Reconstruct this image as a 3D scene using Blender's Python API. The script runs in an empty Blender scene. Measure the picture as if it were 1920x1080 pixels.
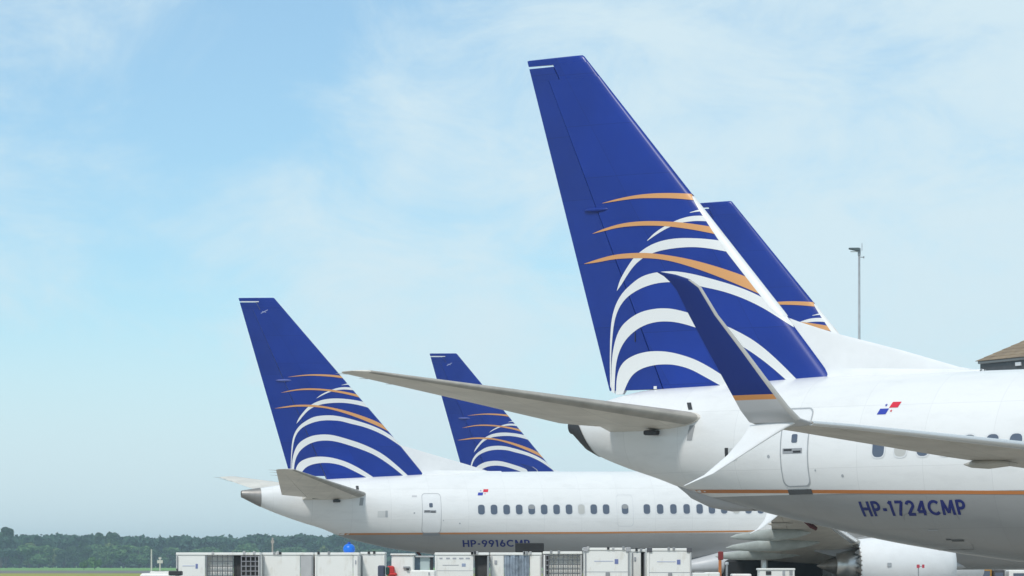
import bpy, math, random
import numpy as np
from mathutils import Vector

rnd = random.Random(7)
S = bpy.context.scene
COL = S.collection
R = math.radians

# ------------------------------------------------------------------ camera
F_PX, HZ, EYE = 7842.12, 1057.47, 1.778
cam_d = bpy.data.cameras.new('camera')
cam_d.sensor_width = 36.0
cam_d.lens = F_PX / 1920 * 36.0
cam_d.shift_y = (HZ - 540) / 1920
cam_d.clip_start = 0.5
cam_d.clip_end = 30000
cam = bpy.data.objects.new('camera', cam_d)
COL.objects.link(cam)
cam.location = (0, 0, EYE)
cam.rotation_euler = (R(90), 0, 0)
S.camera = cam

# ------------------------------------------------------------------ sky, sun, exposure
SUN_EL, SUN_AZ = R(52), R(205)          # azimuth clockwise from +Y (view direction)
world = bpy.data.worlds.new('World')
S.world = world
world.use_nodes = True
nt = world.node_tree
nt.nodes.clear()
def N(t, **k):
    n = nt.nodes.new(t)
    for a, b in k.items():
        setattr(n, a, b)
    return n
out = N('ShaderNodeOutputWorld')
bg = N('ShaderNodeBackground')
bg.inputs['Strength'].default_value = 0.112
sky = N('ShaderNodeTexSky', sky_type='NISHITA', sun_disc=False)
sky.sun_elevation = SUN_EL
sky.sun_rotation = SUN_AZ
sky.altitude = 0
sky.air_density = 0.75
sky.dust_density = 0.1
sky.ozone_density = 3.2
tc = N('ShaderNodeTexCoord')
mp = N('ShaderNodeMapping')
mp.inputs['Scale'].default_value = (4.5, 4.5, 9)
mp.inputs['Rotation'].default_value = (0, R(12), 0)
mp.inputs['Location'].default_value = (-7.365, -7.4005, 17.15)
n1 = N('ShaderNodeTexNoise')
n1.inputs['Scale'].default_value = 1.0
n1.inputs['Detail'].default_value = 7
n1.inputs['Roughness'].default_value = 0.5
n1.inputs['Distortion'].default_value = 0.35
rp = N('ShaderNodeValToRGB')
rp.color_ramp.interpolation = 'EASE'
rp.color_ramp.elements[0].position = 0.34
rp.color_ramp.elements[0].color = (0.20, 0.20, 0.20, 1)
rp.color_ramp.elements[1].position = 0.62
rp.color_ramp.elements[1].color = (0.92, 0.92, 0.92, 1)
cm = N('ShaderNodeMixRGB')
cm.inputs['Color2'].default_value = (5.7, 6.95, 7.5, 1)     # sunlit thin cirrus
L = nt.links.new
L(tc.outputs['Generated'], mp.inputs['Vector'])
L(mp.outputs['Vector'], n1.inputs['Vector'])
n3 = N('ShaderNodeTexNoise')          # finer shreds inside the veil
n3.inputs['Scale'].default_value = 4.2
n3.inputs['Detail'].default_value = 8
n3.inputs['Roughness'].default_value = 0.66
n3.inputs['Distortion'].default_value = 0.6
L(mp.outputs['Vector'], n3.inputs['Vector'])
mf = N('ShaderNodeMath', operation='MULTIPLY_ADD')
mf.inputs[1].default_value = 0.50
ms = N('ShaderNodeMath', operation='SUBTRACT')
ms.inputs[1].default_value = 0.24
L(n3.outputs['Fac'], mf.inputs[0])
L(n1.outputs['Fac'], ms.inputs[0])
L(ms.outputs[0], mf.inputs[2])
L(mf.outputs[0], rp.inputs['Fac'])
sx = N('ShaderNodeSeparateXYZ')       # the veil thickens towards the horizon all the way round
L(tc.outputs['Generated'], sx.inputs[0])
mh = N('ShaderNodeMapRange', interpolation_type='SMOOTHSTEP')
mh.inputs['From Min'].default_value = 0.085
mh.inputs['From Max'].default_value = 0.015
mh.inputs['To Min'].default_value = 0.0
mh.inputs['To Max'].default_value = 0.88
L(sx.outputs['Z'], mh.inputs['Value'])
mm_ = N('ShaderNodeMath', operation='MAXIMUM')
L(mh.outputs['Result'], mm_.inputs[0])
L(rp.outputs['Color'], mm_.inputs[1])
L(mm_.outputs[0], cm.inputs['Fac'])
wb = N('ShaderNodeMixRGB', blend_type='MULTIPLY')      # white balance of the sky
wb.inputs['Fac'].default_value = 1
wb.inputs['Color2'].default_value = (0.76, 0.985, 0.99, 1)
L(sky.outputs['Color'], wb.inputs['Color1'])
L(wb.outputs['Color'], cm.inputs['Color1'])
L(cm.outputs['Color'], bg.inputs['Color'])
L(bg.outputs['Background'], out.inputs['Surface'])

sun_d = bpy.data.lights.new('sun', 'SUN')
sun_d.energy = 2.1
sun_d.angle = R(8)
sun_d.color = (1.0, 0.96, 0.90)
sun = bpy.data.objects.new('sun', sun_d)
COL.objects.link(sun)
dirv = Vector((math.sin(SUN_AZ) * math.cos(SUN_EL), math.cos(SUN_AZ) * math.cos(SUN_EL), math.sin(SUN_EL)))
sun.rotation_euler = dirv.to_track_quat('Z', 'Y').to_euler()
sun.location = (0, 0, 60)

S.view_settings.view_transform = 'Standard'
S.view_settings.look = 'None'
S.view_settings.exposure = 0.14
S.view_settings.gamma = 1.0
S.view_settings.use_curve_mapping = False
S.render.engine = 'CYCLES'
S.cycles.max_bounces = 6
S.cycles.volume_bounces = 0
S.cycles.use_denoising = True

# ------------------------------------------------------------------ helpers
def mesh_obj(name, V, F, mat, parent=None, smooth=False, loc=None):
    me = bpy.data.meshes.new(name)
    me.from_pydata([tuple(v) for v in V], [], [tuple(f) for f in F])
    me.update()
    if mat:
        me.materials.append(mat)
    if smooth:
        me.polygons.foreach_set('use_smooth', [True] * len(me.polygons))
    return link(name, me, parent, loc)

def link(name, me, parent=None, loc=None):
    o = bpy.data.objects.new(name, me)
    COL.objects.link(o)
    if parent:
        o.parent = parent
    if loc is not None:
        o.location = loc
    return o

def tag(o, label=None, cat=None, group=None, kind=None):
    if label: o['label'] = label
    if cat: o['category'] = cat
    if group: o['group'] = group
    if kind: o['kind'] = kind
    return o

def thing(name, label, cat, loc=(0, 0, 0), rot=(0, 0, 0), group=None):
    o = bpy.data.objects.new(name, None)
    o.empty_display_size = 0.5
    COL.objects.link(o)
    o.location = loc
    o.rotation_euler = rot
    return tag(o, label, cat, group)

class MB:
    """collects simple shapes into one mesh"""
    def __init__(self):
        self.V, self.F = [], []
    def add(self, V, F):
        n = len(self.V)
        self.V += [tuple(v) for v in V]
        self.F += [tuple(i + n for i in f) for f in F]
        return self
    def box(self, x0, x1, y0, y1, z0, z1, c=0.0):
        if c <= 0:
            V = [(x, y, z) for z in (z0, z1) for y in (y0, y1) for x in (x0, x1)]
            return self.add(V, [(0, 2, 3, 1), (4, 5, 7, 6), (0, 1, 5, 4), (2, 6, 7, 3), (0, 4, 6, 2), (1, 3, 7, 5)])
        V, F = [], []
        def ring(z, i):
            a, b, d, e = x0 + i, x1 - i, y0 + i, y1 - i
            q = c
            return [(a + q, d, z), (b - q, d, z), (b, d + q, z), (b, e - q, z), (b - q, e, z), (a + q, e, z), (a, e - q, z), (a, d + q, z)]
        V = ring(z0, c) + ring(z0 + c, 0) + ring(z1 - c, 0) + ring(z1, c)
        for k in range(3):
            for i in range(8):
                j = (i + 1) % 8
                F.append((k * 8 + i, k * 8 + j, k * 8 + 8 + j, k * 8 + 8 + i))
        F.append(tuple(range(7, -1, -1)))
        F.append(tuple(range(24, 32)))
        return self.add(V, F)
    def tube(self, p, q, r, r2=None, n=8):
        p, q = Vector(p), Vector(q)
        r2 = r if r2 is None else r2
        d = (q - p).normalized()
        a = d.orthogonal().normalized()
        b = d.cross(a)
        V = []
        for c, rr in ((p, r), (q, r2)):
            for i in range(n):
                t = 2 * math.pi * i / n
                V.append(c + (a * math.cos(t) + b * math.sin(t)) * rr)
        F = [(i, (i + 1) % n, n + (i + 1) % n, n + i) for i in range(n)]
        F += [tuple(range(n - 1, -1, -1)), tuple(range(n, 2 * n))]
        return self.add(V, F)
    def lathe(self, prof, origin, axis='x', n=24, caps=True):
        """prof: list of (t, r) along axis"""
        V, F = [], []
        o = origin
        for t, r in prof:
            for i in range(n):
                a = 2 * math.pi * i / n
                c, s = r * math.cos(a), r * math.sin(a)
                if axis == 'x': V.append((o[0] + t, o[1] + c, o[2] + s))
                elif axis == 'y': V.append((o[0] + c, o[1] + t, o[2] + s))
                else: V.append((o[0] + c, o[1] + s, o[2] + t))
        m = len(prof)
        for k in range(m - 1):
            for i in range(n):
                j = (i + 1) % n
                F.append((k * n + i, k * n + j, k * n + n + j, k * n + n + i))
        if caps:
            F.append(tuple(range(n - 1, -1, -1)))
            F.append(tuple(range((m - 1) * n, m * n)))
        return self.add(V, F)
    def obj(self, name, mat, parent=None, smooth=False, loc=None):
        return mesh_obj(name, self.V, self.F, mat, parent, smooth, loc)

def smooth_by_angle(o, deg=40):
    me = o.data
    me.polygons.foreach_set('use_smooth', [True] * len(me.polygons))
    try:
        me.set_sharp_from_angle(angle=R(deg))
    except Exception:
        pass
    return o

# ------------------------------------------------------------------ materials
MATS = {}
def mat(name, rgb, rough=0.5, metal=0.0, coat=0.0, var=0.0, vscale=3.0, bump=0.0, bscale=20.0, spec=None):
    if name in MATS:
        return MATS[name]
    m = bpy.data.materials.new(name)
    m.use_nodes = True
    t = m.node_tree
    b = t.nodes['Principled BSDF']
    b.inputs['Base Color'].default_value = (*rgb, 1)
    b.inputs['Roughness'].default_value = rough
    b.inputs['Metallic'].default_value = metal
    b.inputs['Coat Weight'].default_value = coat
    b.inputs['Coat Roughness'].default_value = 0.08
    if spec is not None:
        b.inputs['Specular IOR Level'].default_value = spec
    if var > 0 or bump > 0:
        c = t.nodes.new('ShaderNodeTexCoord')
        n = t.nodes.new('ShaderNodeTexNoise')
        n.inputs['Scale'].default_value = vscale
        n.inputs['Detail'].default_value = 6
        n.inputs['Roughness'].default_value = 0.6
        t.links.new(c.outputs['Object'], n.inputs['Vector'])
        if var > 0:
            r = t.nodes.new('ShaderNodeValToRGB')
            r.color_ramp.elements[0].position = 0.3
            r.color_ramp.elements[1].position = 0.7
            r.color_ramp.elements[0].color = (*[x * (1 - var) for x in rgb], 1)
            r.color_ramp.elements[1].color = (*[min(1, x * (1 + var * 0.6)) for x in rgb], 1)
            t.links.new(n.outputs['Fac'], r.inputs['Fac'])
            t.links.new(r.outputs['Color'], b.inputs['Base Color'])
        if bump > 0:
            n2 = t.nodes.new('ShaderNodeTexNoise')
            n2.inputs['Scale'].default_value = bscale
            n2.inputs['Detail'].default_value = 4
            bp = t.nodes.new('ShaderNodeBump')
            bp.inputs['Strength'].default_value = bump
            bp.inputs['Distance'].default_value = 0.05
            t.links.new(c.outputs['Object'], n2.inputs['Vector'])
            t.links.new(n2.outputs['Fac'], bp.inputs['Height'])
            t.links.new(bp.outputs['Normal'], b.inputs['Normal'])
    MATS[name] = m
    return m

def fuselage_mat(name, z_line):
    """white upper paint, grey belly paint below the cheat line, faint skin joints and streaky wear"""
    m = bpy.data.materials.new(name)
    m.use_nodes = True
    t = m.node_tree
    b = t.nodes['Principled BSDF']
    b.inputs['Roughness'].default_value = 0.34
    b.inputs['Coat Weight'].default_value = 0.35
    b.inputs['Coat Roughness'].default_value = 0.12
    c = t.nodes.new('ShaderNodeTexCoord')
    s = t.nodes.new('ShaderNodeSeparateXYZ')
    t.links.new(c.outputs['Object'], s.inputs[0])
    def math_(op, a, bv, clamp=False):
        n = t.nodes.new('ShaderNodeMath')
        n.operation = op
        n.use_clamp = clamp
        for i, v in enumerate((a, bv)):
            if v is None: continue
            if isinstance(v, (int, float)): n.inputs[i].default_value = v
            else: t.links.new(v, n.inputs[i])
        return n.outputs[0]
    up = math_('GREATER_THAN', s.outputs['Z'], z_line)
    mix = t.nodes.new('ShaderNodeMixRGB')
    mix.inputs['Color1'].default_value = (0.335, 0.335, 0.335, 1)
    mix.inputs['Color2'].default_value = (0.80, 0.80, 0.795, 1)
    t.links.new(up, mix.inputs['Fac'])
    # skin joints
    fx = math_('PINGPONG', s.outputs['X'], 0.762)
    j1 = math_('LESS_THAN', fx, 0.007)
    fz = math_('PINGPONG', s.outputs['Z'], 0.61)
    j2 = math_('LESS_THAN', fz, 0.006)
    jj = math_('MAXIMUM', j1, j2)
    jj = math_('MULTIPLY', jj, 0.10)
    # streaks
    mpn = t.nodes.new('ShaderNodeMapping')
    mpn.inputs['Scale'].default_value = (0.55, 0.6, 2.2)
    t.links.new(c.outputs['Object'], mpn.inputs['Vector'])
    nz = t.nodes.new('ShaderNodeTexNoise')
    nz.inputs['Scale'].default_value = 2.0
    nz.inputs['Detail'].default_value = 7
    nz.inputs['Roughness'].default_value = 0.62
    t.links.new(mpn.outputs['Vector'], nz.inputs['Vector'])
    g = math_('SUBTRACT', nz.outputs['Fac'], 0.5)
    g = math_('MULTIPLY', g, 0.30, True)
    tot = math_('ADD', jj, g)
    keep = math_('SUBTRACT', 1.0, tot)
    mul = t.nodes.new('ShaderNodeMixRGB')
    mul.blend_type = 'MULTIPLY'
    mul.inputs['Fac'].default_value = 1
    t.links.new(mix.outputs['Color'], mul.inputs['Color1'])
    t.links.new(keep, mul.inputs['Color2'])
    t.links.new(mul.outputs['Color'], b.inputs['Base Color'])
    # gentle skin waviness
    n2 = t.nodes.new('ShaderNodeTexNoise')
    n2.inputs['Scale'].default_value = 1.7
    n2.inputs['Detail'].default_value = 2
    t.links.new(c.outputs['Object'], n2.inputs['Vector'])
    bp = t.nodes.new('ShaderNodeBump')
    bp.inputs['Strength'].default_value = 0.12
    bp.inputs['Distance'].default_value = 0.05
    t.links.new(n2.outputs['Fac'], bp.inputs['Height'])
    t.links.new(bp.outputs['Normal'], b.inputs['Normal'])
    return m

def winglet_mat():
    m = bpy.data.materials.new('winglet_paint')
    m.use_nodes = True
    t = m.node_tree
    b = t.nodes['Principled BSDF']
    b.inputs['Roughness'].default_value = 0.35
    c = t.nodes.new('ShaderNodeTexCoord')
    s = t.nodes.new('ShaderNodeSeparateXYZ')
    t.links.new(c.outputs['Object'], s.inputs[0])
    r = t.nodes.new('ShaderNodeValToRGB')
    r.color_ramp.interpolation = 'CONSTANT'
    e = r.color_ramp.elements
    mr = t.nodes.new('ShaderNodeMapRange')
    mr.inputs['From Min'].default_value = 4.0
    mr.inputs['From Max'].default_value = 5.0
    t.links.new(s.outputs['Z'], mr.inputs['Value'])
    e[0].position = 0.0
    e[0].color = (0.50, 0.50, 0.51, 1)
    e[1].position = 0.355
    e[1].color = (0.003, 0.022, 0.175, 1)
    o = e.new(0.275)
    o.color = (0.62, 0.27, 0.09, 1)
    t.links.new(mr.outputs['Result'], r.inputs['Fac'])
    t.links.new(r.outputs['Color'], b.inputs['Base Color'])
    return m

def panelize(m, sx, sy, sz, tone, line, shear=0.0, lw=.008):
    '''skin panels: each panel a slightly different tone, with a thin joint between them'''
    t = m.node_tree
    b = t.nodes['Principled BSDF']
    src = b.inputs['Base Color'].links[0].from_socket if b.inputs['Base Color'].links else None
    base = tuple(b.inputs['Base Color'].default_value)
    c = t.nodes.new('ShaderNodeTexCoord')
    s = t.nodes.new('ShaderNodeSeparateXYZ')
    t.links.new(c.outputs['Object'], s.inputs[0])
    def mth(op, a, v):
        n = t.nodes.new('ShaderNodeMath'); n.operation = op
        for i, x in enumerate((a, v)):
            if isinstance(x, (int, float)): n.inputs[i].default_value = x
            else: t.links.new(x, n.inputs[i])
        return n.outputs[0]
    X, Y, Z = s.outputs
    if shear: X = mth('ADD', X, mth('MULTIPLY', Z, shear))
    comb = t.nodes.new('ShaderNodeCombineXYZ')
    lines = []
    for i, (ax, d) in enumerate(((X, sx), (Y, sy), (Z, sz))):
        if d:
            t.links.new(mth('FLOOR', mth('DIVIDE', ax, d), 0.0), comb.inputs[i])
            lines.append(mth('LESS_THAN', mth('PINGPONG', ax, d / 2), lw))
    wn = t.nodes.new('ShaderNodeTexWhiteNoise'); wn.noise_dimensions = '3D'
    t.links.new(comb.outputs[0], wn.inputs['Vector'])
    k = mth('MULTIPLY_ADD', wn.outputs['Value'], tone)
    k.node.inputs[2].default_value = 1 - tone / 2
    l = lines[0]
    for q in lines[1:]: l = mth('MAXIMUM', l, q)
    k = mth('SUBTRACT', k, mth('MULTIPLY', l, line))
    mx = t.nodes.new('ShaderNodeMixRGB'); mx.blend_type = 'MULTIPLY'; mx.inputs['Fac'].default_value = 1
    if src: t.links.new(src, mx.inputs['Color1'])
    else: mx.inputs['Color1'].default_value = base
    t.links.new(k, mx.inputs['Color2'])
    t.links.new(mx.outputs['Color'], b.inputs['Base Color'])

M_WHITE = mat('white_paint', (0.80, 0.805, 0.81), 0.34, coat=0.3, var=0.05, vscale=2)
M_BLUE = mat('fin_blue_paint', (0.006, 0.035, 0.285), 0.33, coat=0.12, var=0.12, vscale=0.7, spec=0.35)
M_BLUE_R = mat('rudder_blue_shaded', (0.004, 0.030, 0.25), 0.36, coat=0.15, var=0.12, vscale=0.9, spec=0.4)  # fin blue darkened: shade from the rudder's different angle put into the colour
M_ORANGE = mat('orange_paint', (0.70, 0.34, 0.125), 0.38, coat=0.2)
M_STRIPE = mat('cheat_line_orange', (0.52, 0.19, 0.055), 0.4)
M_BANDW = mat('fin_white_paint', (0.80, 0.805, 0.80), 0.36, coat=0.2)
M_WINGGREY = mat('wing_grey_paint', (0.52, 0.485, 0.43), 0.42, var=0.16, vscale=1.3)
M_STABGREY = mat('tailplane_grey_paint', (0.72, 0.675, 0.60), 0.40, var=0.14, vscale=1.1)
M_METAL = mat('bare_metal', (0.62, 0.61, 0.59), 0.32, metal=1.0, var=0.1, vscale=4)
M_SLAT = mat('polished_slat', (0.80, 0.80, 0.80), 0.24, metal=0.6)
M_HOT = mat('heat_stained_metal', (0.27, 0.24, 0.21), 0.42, metal=0.8, var=0.3, vscale=3)
M_TAILMETAL = mat('exhaust_fairing_metal', (0.30, 0.285, 0.27), 0.45, metal=0.5, var=0.2, vscale=2)
M_DARK = mat('dark_grey', (0.035, 0.036, 0.04), 0.5)
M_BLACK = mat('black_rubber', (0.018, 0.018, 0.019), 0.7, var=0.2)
M_GLASS = mat('cabin_glass', (0.10, 0.125, 0.175), 0.12, coat=0.3)
M_SHADE = mat('window_blind', (0.52, 0.52, 0.50), 0.6)
M_FRAME = mat('window_surround', (0.72, 0.73, 0.74), 0.4)
M_SEAM = mat('door_seal_grey', (0.40, 0.42, 0.44), 0.5)
M_SILL = mat('scuff_plate', (0.09, 0.095, 0.10), 0.5)
M_NAVY = mat('navy_lettering', (0.010, 0.020, 0.16), 0.45)
M_FRED = mat('flag_red', (0.66, 0.015, 0.045), 0.45)
M_FBLUE = mat('flag_blue', (0.02, 0.045, 0.38), 0.45)
M_WINGLET = winglet_mat()
M_FUS = {'NG': fuselage_mat('near_fuselage_paint', 3.15), 'MAX': fuselage_mat('far_fuselage_paint', 3.07)}

for m_, a_ in ((M_BLUE, (1.35, 0, 1.1, .12, .22, .60)), (M_BLUE_R, (0, 0, 1.35, .10, .20)), (M_WINGGREY, (.95, 1.7, 0, .09, .22)), (M_STABGREY, (.9, 1.25, 0, .09, .20))):
    panelize(m_, *a_)
for m_ in M_FUS.values():
    panelize(m_, 1.524, 0, 1.22, .035, .0)

# ------------------------------------------------------------------ ground
m = bpy.data.materials.new('grass_field')
m.use_nodes = True
t = m.node_tree
b = t.nodes['Principled BSDF']
b.inputs['Roughness'].default_value = 0.9
c = t.nodes.new('ShaderNodeTexCoord')
n = t.nodes.new('ShaderNodeTexNoise'); n.inputs['Scale'].default_value = 0.018; n.inputs['Detail'].default_value = 8
n2 = t.nodes.new('ShaderNodeTexNoise'); n2.inputs['Scale'].default_value = 0.9; n2.inputs['Detail'].default_value = 5
r = t.nodes.new('ShaderNodeValToRGB')
e = r.color_ramp.elements
e[0].position = 0.40; e[0].color = (0.22, 0.31, 0.03, 1)
e[1].position = 0.76; e[1].color = (0.44, 0.27, 0.05, 1)
q = e.new(0.57); q.color = (0.36, 0.37, 0.04, 1)
mx = t.nodes.new('ShaderNodeMixRGB'); mx.blend_type = 'MULTIPLY'; mx.inputs['Fac'].default_value = 0.25
t.links.new(c.outputs['Object'], n.inputs['Vector']); t.links.new(c.outputs['Object'], n2.inputs['Vector'])
t.links.new(n.outputs['Fac'], r.inputs['Fac'])
t.links.new(r.outputs['Color'], mx.inputs['Color1']); t.links.new(n2.outputs['Fac'], mx.inputs['Color2'])
t.links.new(mx.outputs['Color'], b.inputs['Base Color'])
M_FIELD = m
M_MEADOW = mat('green_meadow', (0.15, 0.34, 0.06), 0.9, var=0.35, vscale=0.02)
M_TAXI = mat('taxiway_asphalt', (0.17, 0.155, 0.16), 0.85, var=0.2, vscale=0.05)
m = bpy.data.materials.new('apron_concrete')
m.use_nodes = True
t = m.node_tree
b = t.nodes['Principled BSDF']
b.inputs['Roughness'].default_value = 0.8
c = t.nodes.new('ShaderNodeTexCoord')
br = t.nodes.new('ShaderNodeTexBrick')
br.offset = 0
br.inputs['Scale'].default_value = 1
br.inputs['Brick Width'].default_value = 6
br.inputs['Row Height'].default_value = 6
br.inputs['Mortar Size'].default_value = 0.03
br.inputs['Color1'].default_value = (0.33, 0.31, 0.275, 1)
br.inputs['Color2'].default_value = (0.29, 0.275, 0.245, 1)
br.inputs['Mortar'].default_value = (0.10, 0.10, 0.10, 1)
n = t.nodes.new('ShaderNodeTexNoise'); n.inputs['Scale'].default_value = 0.4; n.inputs['Detail'].default_value = 8
mx = t.nodes.new('ShaderNodeMixRGB'); mx.blend_type = 'OVERLAY'; mx.inputs['Fac'].default_value = 0.35
t.links.new(c.outputs['Object'], br.inputs['Vector']); t.links.new(c.outputs['Object'], n.inputs['Vector'])
t.links.new(br.outputs['Color'], mx.inputs['Color1']); t.links.new(n.outputs['Fac'], mx.inputs['Color2'])
t.links.new(mx.outputs['Color'], b.inputs['Base Color'])
M_APRON = m

def sheet(name, x0, x1, y0, y1, z, mt, nx=2, ny=2, wob=0.0):
    V, F = [], []
    for j in range(ny + 1):
        for i in range(nx + 1):
            yy = y0 + (y1 - y0) * j / ny
            if wob and j in (0, ny):
                yy += rnd.uniform(-wob, wob)
            V.append((x0 + (x1 - x0) * i / nx, yy, z))
    for j in range(ny):
        for i in range(nx):
            a = j * (nx + 1) + i
            F.append((a, a + 1, a + nx + 2, a + nx + 1))
    return tag(mesh_obj(name, V, F, mt), kind='structure')
sheet('ground', -6000, 6000, -500, 6000, -0.02, M_FIELD)
sheet('meadow', -5900, 5900, 1150, 5900, -0.008, M_MEADOW, 200, 1, 14)
sheet('taxiway', -3000, 3000, 800, 1120, -0.008, M_TAXI)
sheet('apron', -400, 500, -200, 480, 0.0, M_APRON)
# yellow taxi guide lines on the apron
MB().box(-300, 400, 60.0, 60.3, 0.004, 0.008).obj('painted_line', mat('yellow_line', (0.55, 0.38, 0.04), 0.7))['kind'] = 'structure'
bpy.data.objects['painted_line'].data.materials[0] = MATS['yellow_line']

# ------------------------------------------------------------------ aircraft
def hermite(x, xs, ys):
    n = len(xs)
    if x <= xs[0]: return ys[0]
    if x >= xs[-1]: return ys[-1]
    i = 0
    while xs[i + 1] < x: i += 1
    d = [(ys[k + 1] - ys[k]) / (xs[k + 1] - xs[k]) for k in range(n - 1)]
    def tan(k):
        if k == 0: return d[0]
        if k == n - 1: return d[-1]
        if d[k - 1] * d[k] <= 0: return 0.0
        return 2 * d[k - 1] * d[k] / (d[k - 1] + d[k])
    h = xs[i + 1] - xs[i]
    s = (x - xs[i]) / h
    return ((1 + 2 * s) * (1 - s) ** 2 * ys[i] + s * (1 - s) ** 2 * h * tan(i)
            + s * s * (3 - 2 * s) * ys[i + 1] + s * s * (s - 1) * h * tan(i + 1))

HW = [(1.13, .16), (1.5, .32), (2, .46), (3, .74), (4, .98), (5, 1.18), (6.2, 1.40), (7.4, 1.57), (8.5, 1.70), (9.5, 1.78), (11, 1.85), (13, 1.88)]
ZC = [(1.13, 4.70), (3, 4.45), (5, 4.2), (7.4, 3.95), (10, 3.76), (13, 3.67)]
SPEC = {
 'NG': dict(
    top=[(1.13, 4.86), (2.06, 5.24), (3.2, 5.42), (4.8, 5.47), (6, 5.52), (7.5, 5.56), (9, 5.56)],
    bot=[(1.13, 4.54), (1.3, 4.36), (1.5, 4.20), (1.9, 4.01), (2.6, 3.76), (3.23, 3.57), (3.9, 3.34), (4.88, 3.06), (5.7, 2.86), (6.52, 2.67), (7.31, 2.5), (8.11, 2.33), (8.89, 2.18), (9.68, 2.05), (10.45, 1.93), (11.67, 1.78), (13, 1.66), (15, 1.56), (18, 1.52)],
    hw=HW, zc=ZC, nose=39.1, wing_du=0.0, tail=1.13),
 'MAX': dict(
    top=[(0.11, 4.85), (0.82, 4.95), (1.54, 5.06), (2.4, 5.19), (3.52, 5.30), (5.36, 5.40), (7.64, 5.49), (10.04, 5.57), (12, 5.59)],
    bot=[(0.11, 4.57), (0.82, 4.21), (1.54, 3.91), (2.45, 3.59), (3.35, 3.31), (3.93, 3.06), (4.6, 2.86), (5.36, 2.68), (6.22, 2.5), (7.64, 2.30), (9, 2.10), (10.5, 1.9), (12, 1.75), (15, 1.56), (18, 1.52)],
    hw=[(0.11, .13), (0.82, .30)] + [(1.5, .40)] + HW[2:], zc=[(0.11, 4.71), (0.82, 4.6)] + ZC[1:], nose=41.8, wing_du=1.07, tail=0.11)}
NOSE = [(0, 0.02), (0.15, .30), (0.5, .60), (1.2, 1.02), (2.2, 1.40), (3.2, 1.63), (4.5, 1.79), (6.5, 1.88)]
NOSE_T = [(0, 3.02), (0.15, 3.30), (0.5, 3.56), (1.2, 3.95), (2.2, 4.50), (3.2, 5.08), (4.5, 5.42), (6.5, 5.56)]
NOSE_B = [(0, 2.98), (0.15, 2.68), (0.5, 2.40), (1.2, 2.05), (2.2, 1.78), (3.2, 1.64), (4.5, 1.56), (6.5, 1.52)]
def section(sp, u):
    n = sp['nose'] - u
    f = lambda k: hermite(u, [a for a, _ in sp[k]], [b for _, b in sp[k]])
    tp, bt, hw, zc = f('top'), f('bot'), f('hw'), f('zc')
    if n < 6.5:
        g = lambda T: hermite(n, [a for a, _ in T], [b for _, b in T])
        hw = min(hw, g(NOSE)); tp = min(tp, g(NOSE_T)); bt = max(bt, g(NOSE_B))
        zc = min(zc, bt + (tp - bt) * .52)
    return tp, bt, hw, zc
def skin(sp, u, z, off=0.0):
    """starboard skin point (local coords) at station u and height z, pushed out by off"""
    tp, bt, hw, zc = section(sp, u)
    h = (tp - zc) if z > zc else (zc - bt)
    q = max(-0.999, min(0.999, (z - zc) / h))
    w = hw * math.sqrt(1 - q * q)
    ny, nz = w / hw ** 2, (z - zc) / h ** 2
    k = math.hypot(ny, nz)
    return (u - 15, -(w + off * ny / k), z + off * nz / k)

def rr_loop(u0, u1, z0, z1, r, k=4):
    P = []
    for cx, cz, a0 in ((u1 - r, z1 - r, 0), (u0 + r, z1 - r, 90), (u0 + r, z0 + r, 180), (u1 - r, z0 + r, 270)):
        for i in range(k + 1):
            a = R(a0 + 90 * i / k)
            P.append((cx + r * math.cos(a), cz + r * math.sin(a)))
    # subdivide the long straight runs so that the loop follows the curved skin
    Q = []
    for i, p in enumerate(P):
        q = P[(i + 1) % len(P)]
        d = math.hypot(q[0] - p[0], q[1] - p[1])
        n = max(1, int(d / 0.25))
        for j in range(n):
            Q.append((p[0] + (q[0] - p[0]) * j / n, p[1] + (q[1] - p[1]) * j / n))
    return Q
def ring_patch(sp, name, L0, L1, off, mt, parent):
    """strip between two loops of equal count lying on the skin"""
    n = len(L0)
    V = [skin(sp, u, z, off) for u, z in L0] + [skin(sp, u, z, off) for u, z in L1]
    F = [(i, (i + 1) % n, n + (i + 1) % n, n + i) for i in range(n)]
    return mesh_obj(name, V, F, mt, parent)
def rect_patch(sp, name, u0, u1, z0, z1, off, mt, parent, nu=2, nz=6, skew=0.0):
    V, F = [], []
    for j in range(nz + 1):
        for i in range(nu + 1):
            z = z0 + (z1 - z0) * j / nz
            V.append(skin(sp, u0 + (u1 - u0) * i / nu + skew * j / nz, z, off))
    for j in range(nz):
        for i in range(nu):
            a = j * (nu + 1) + i
            F.append((a, a + 1, a + nu + 2, a + nu + 1))
    return mesh_obj(name, V, F, mt, parent, True)
def loop_fill(sp, name, loop, off, mt, parent):
    cu = sum(p[0] for p in loop) / len(loop)
    cz = sum(p[1] for p in loop) / len(loop)
    half = [(cu + (u - cu) * .5, cz + (z - cz) * .5) for u, z in loop]
    n = len(loop)
    V = [skin(sp, u, z, off) for u, z in loop] + [skin(sp, u, z, off) for u, z in half] + [skin(sp, cu, cz, off)]
    F = [(i, (i + 1) % n, n + (i + 1) % n, n + i) for i in range(n)] + [(n + i, n + (i + 1) % n, 2 * n) for i in range(n)]
    return mesh_obj(name, V, F, mt, parent, True)

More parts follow.
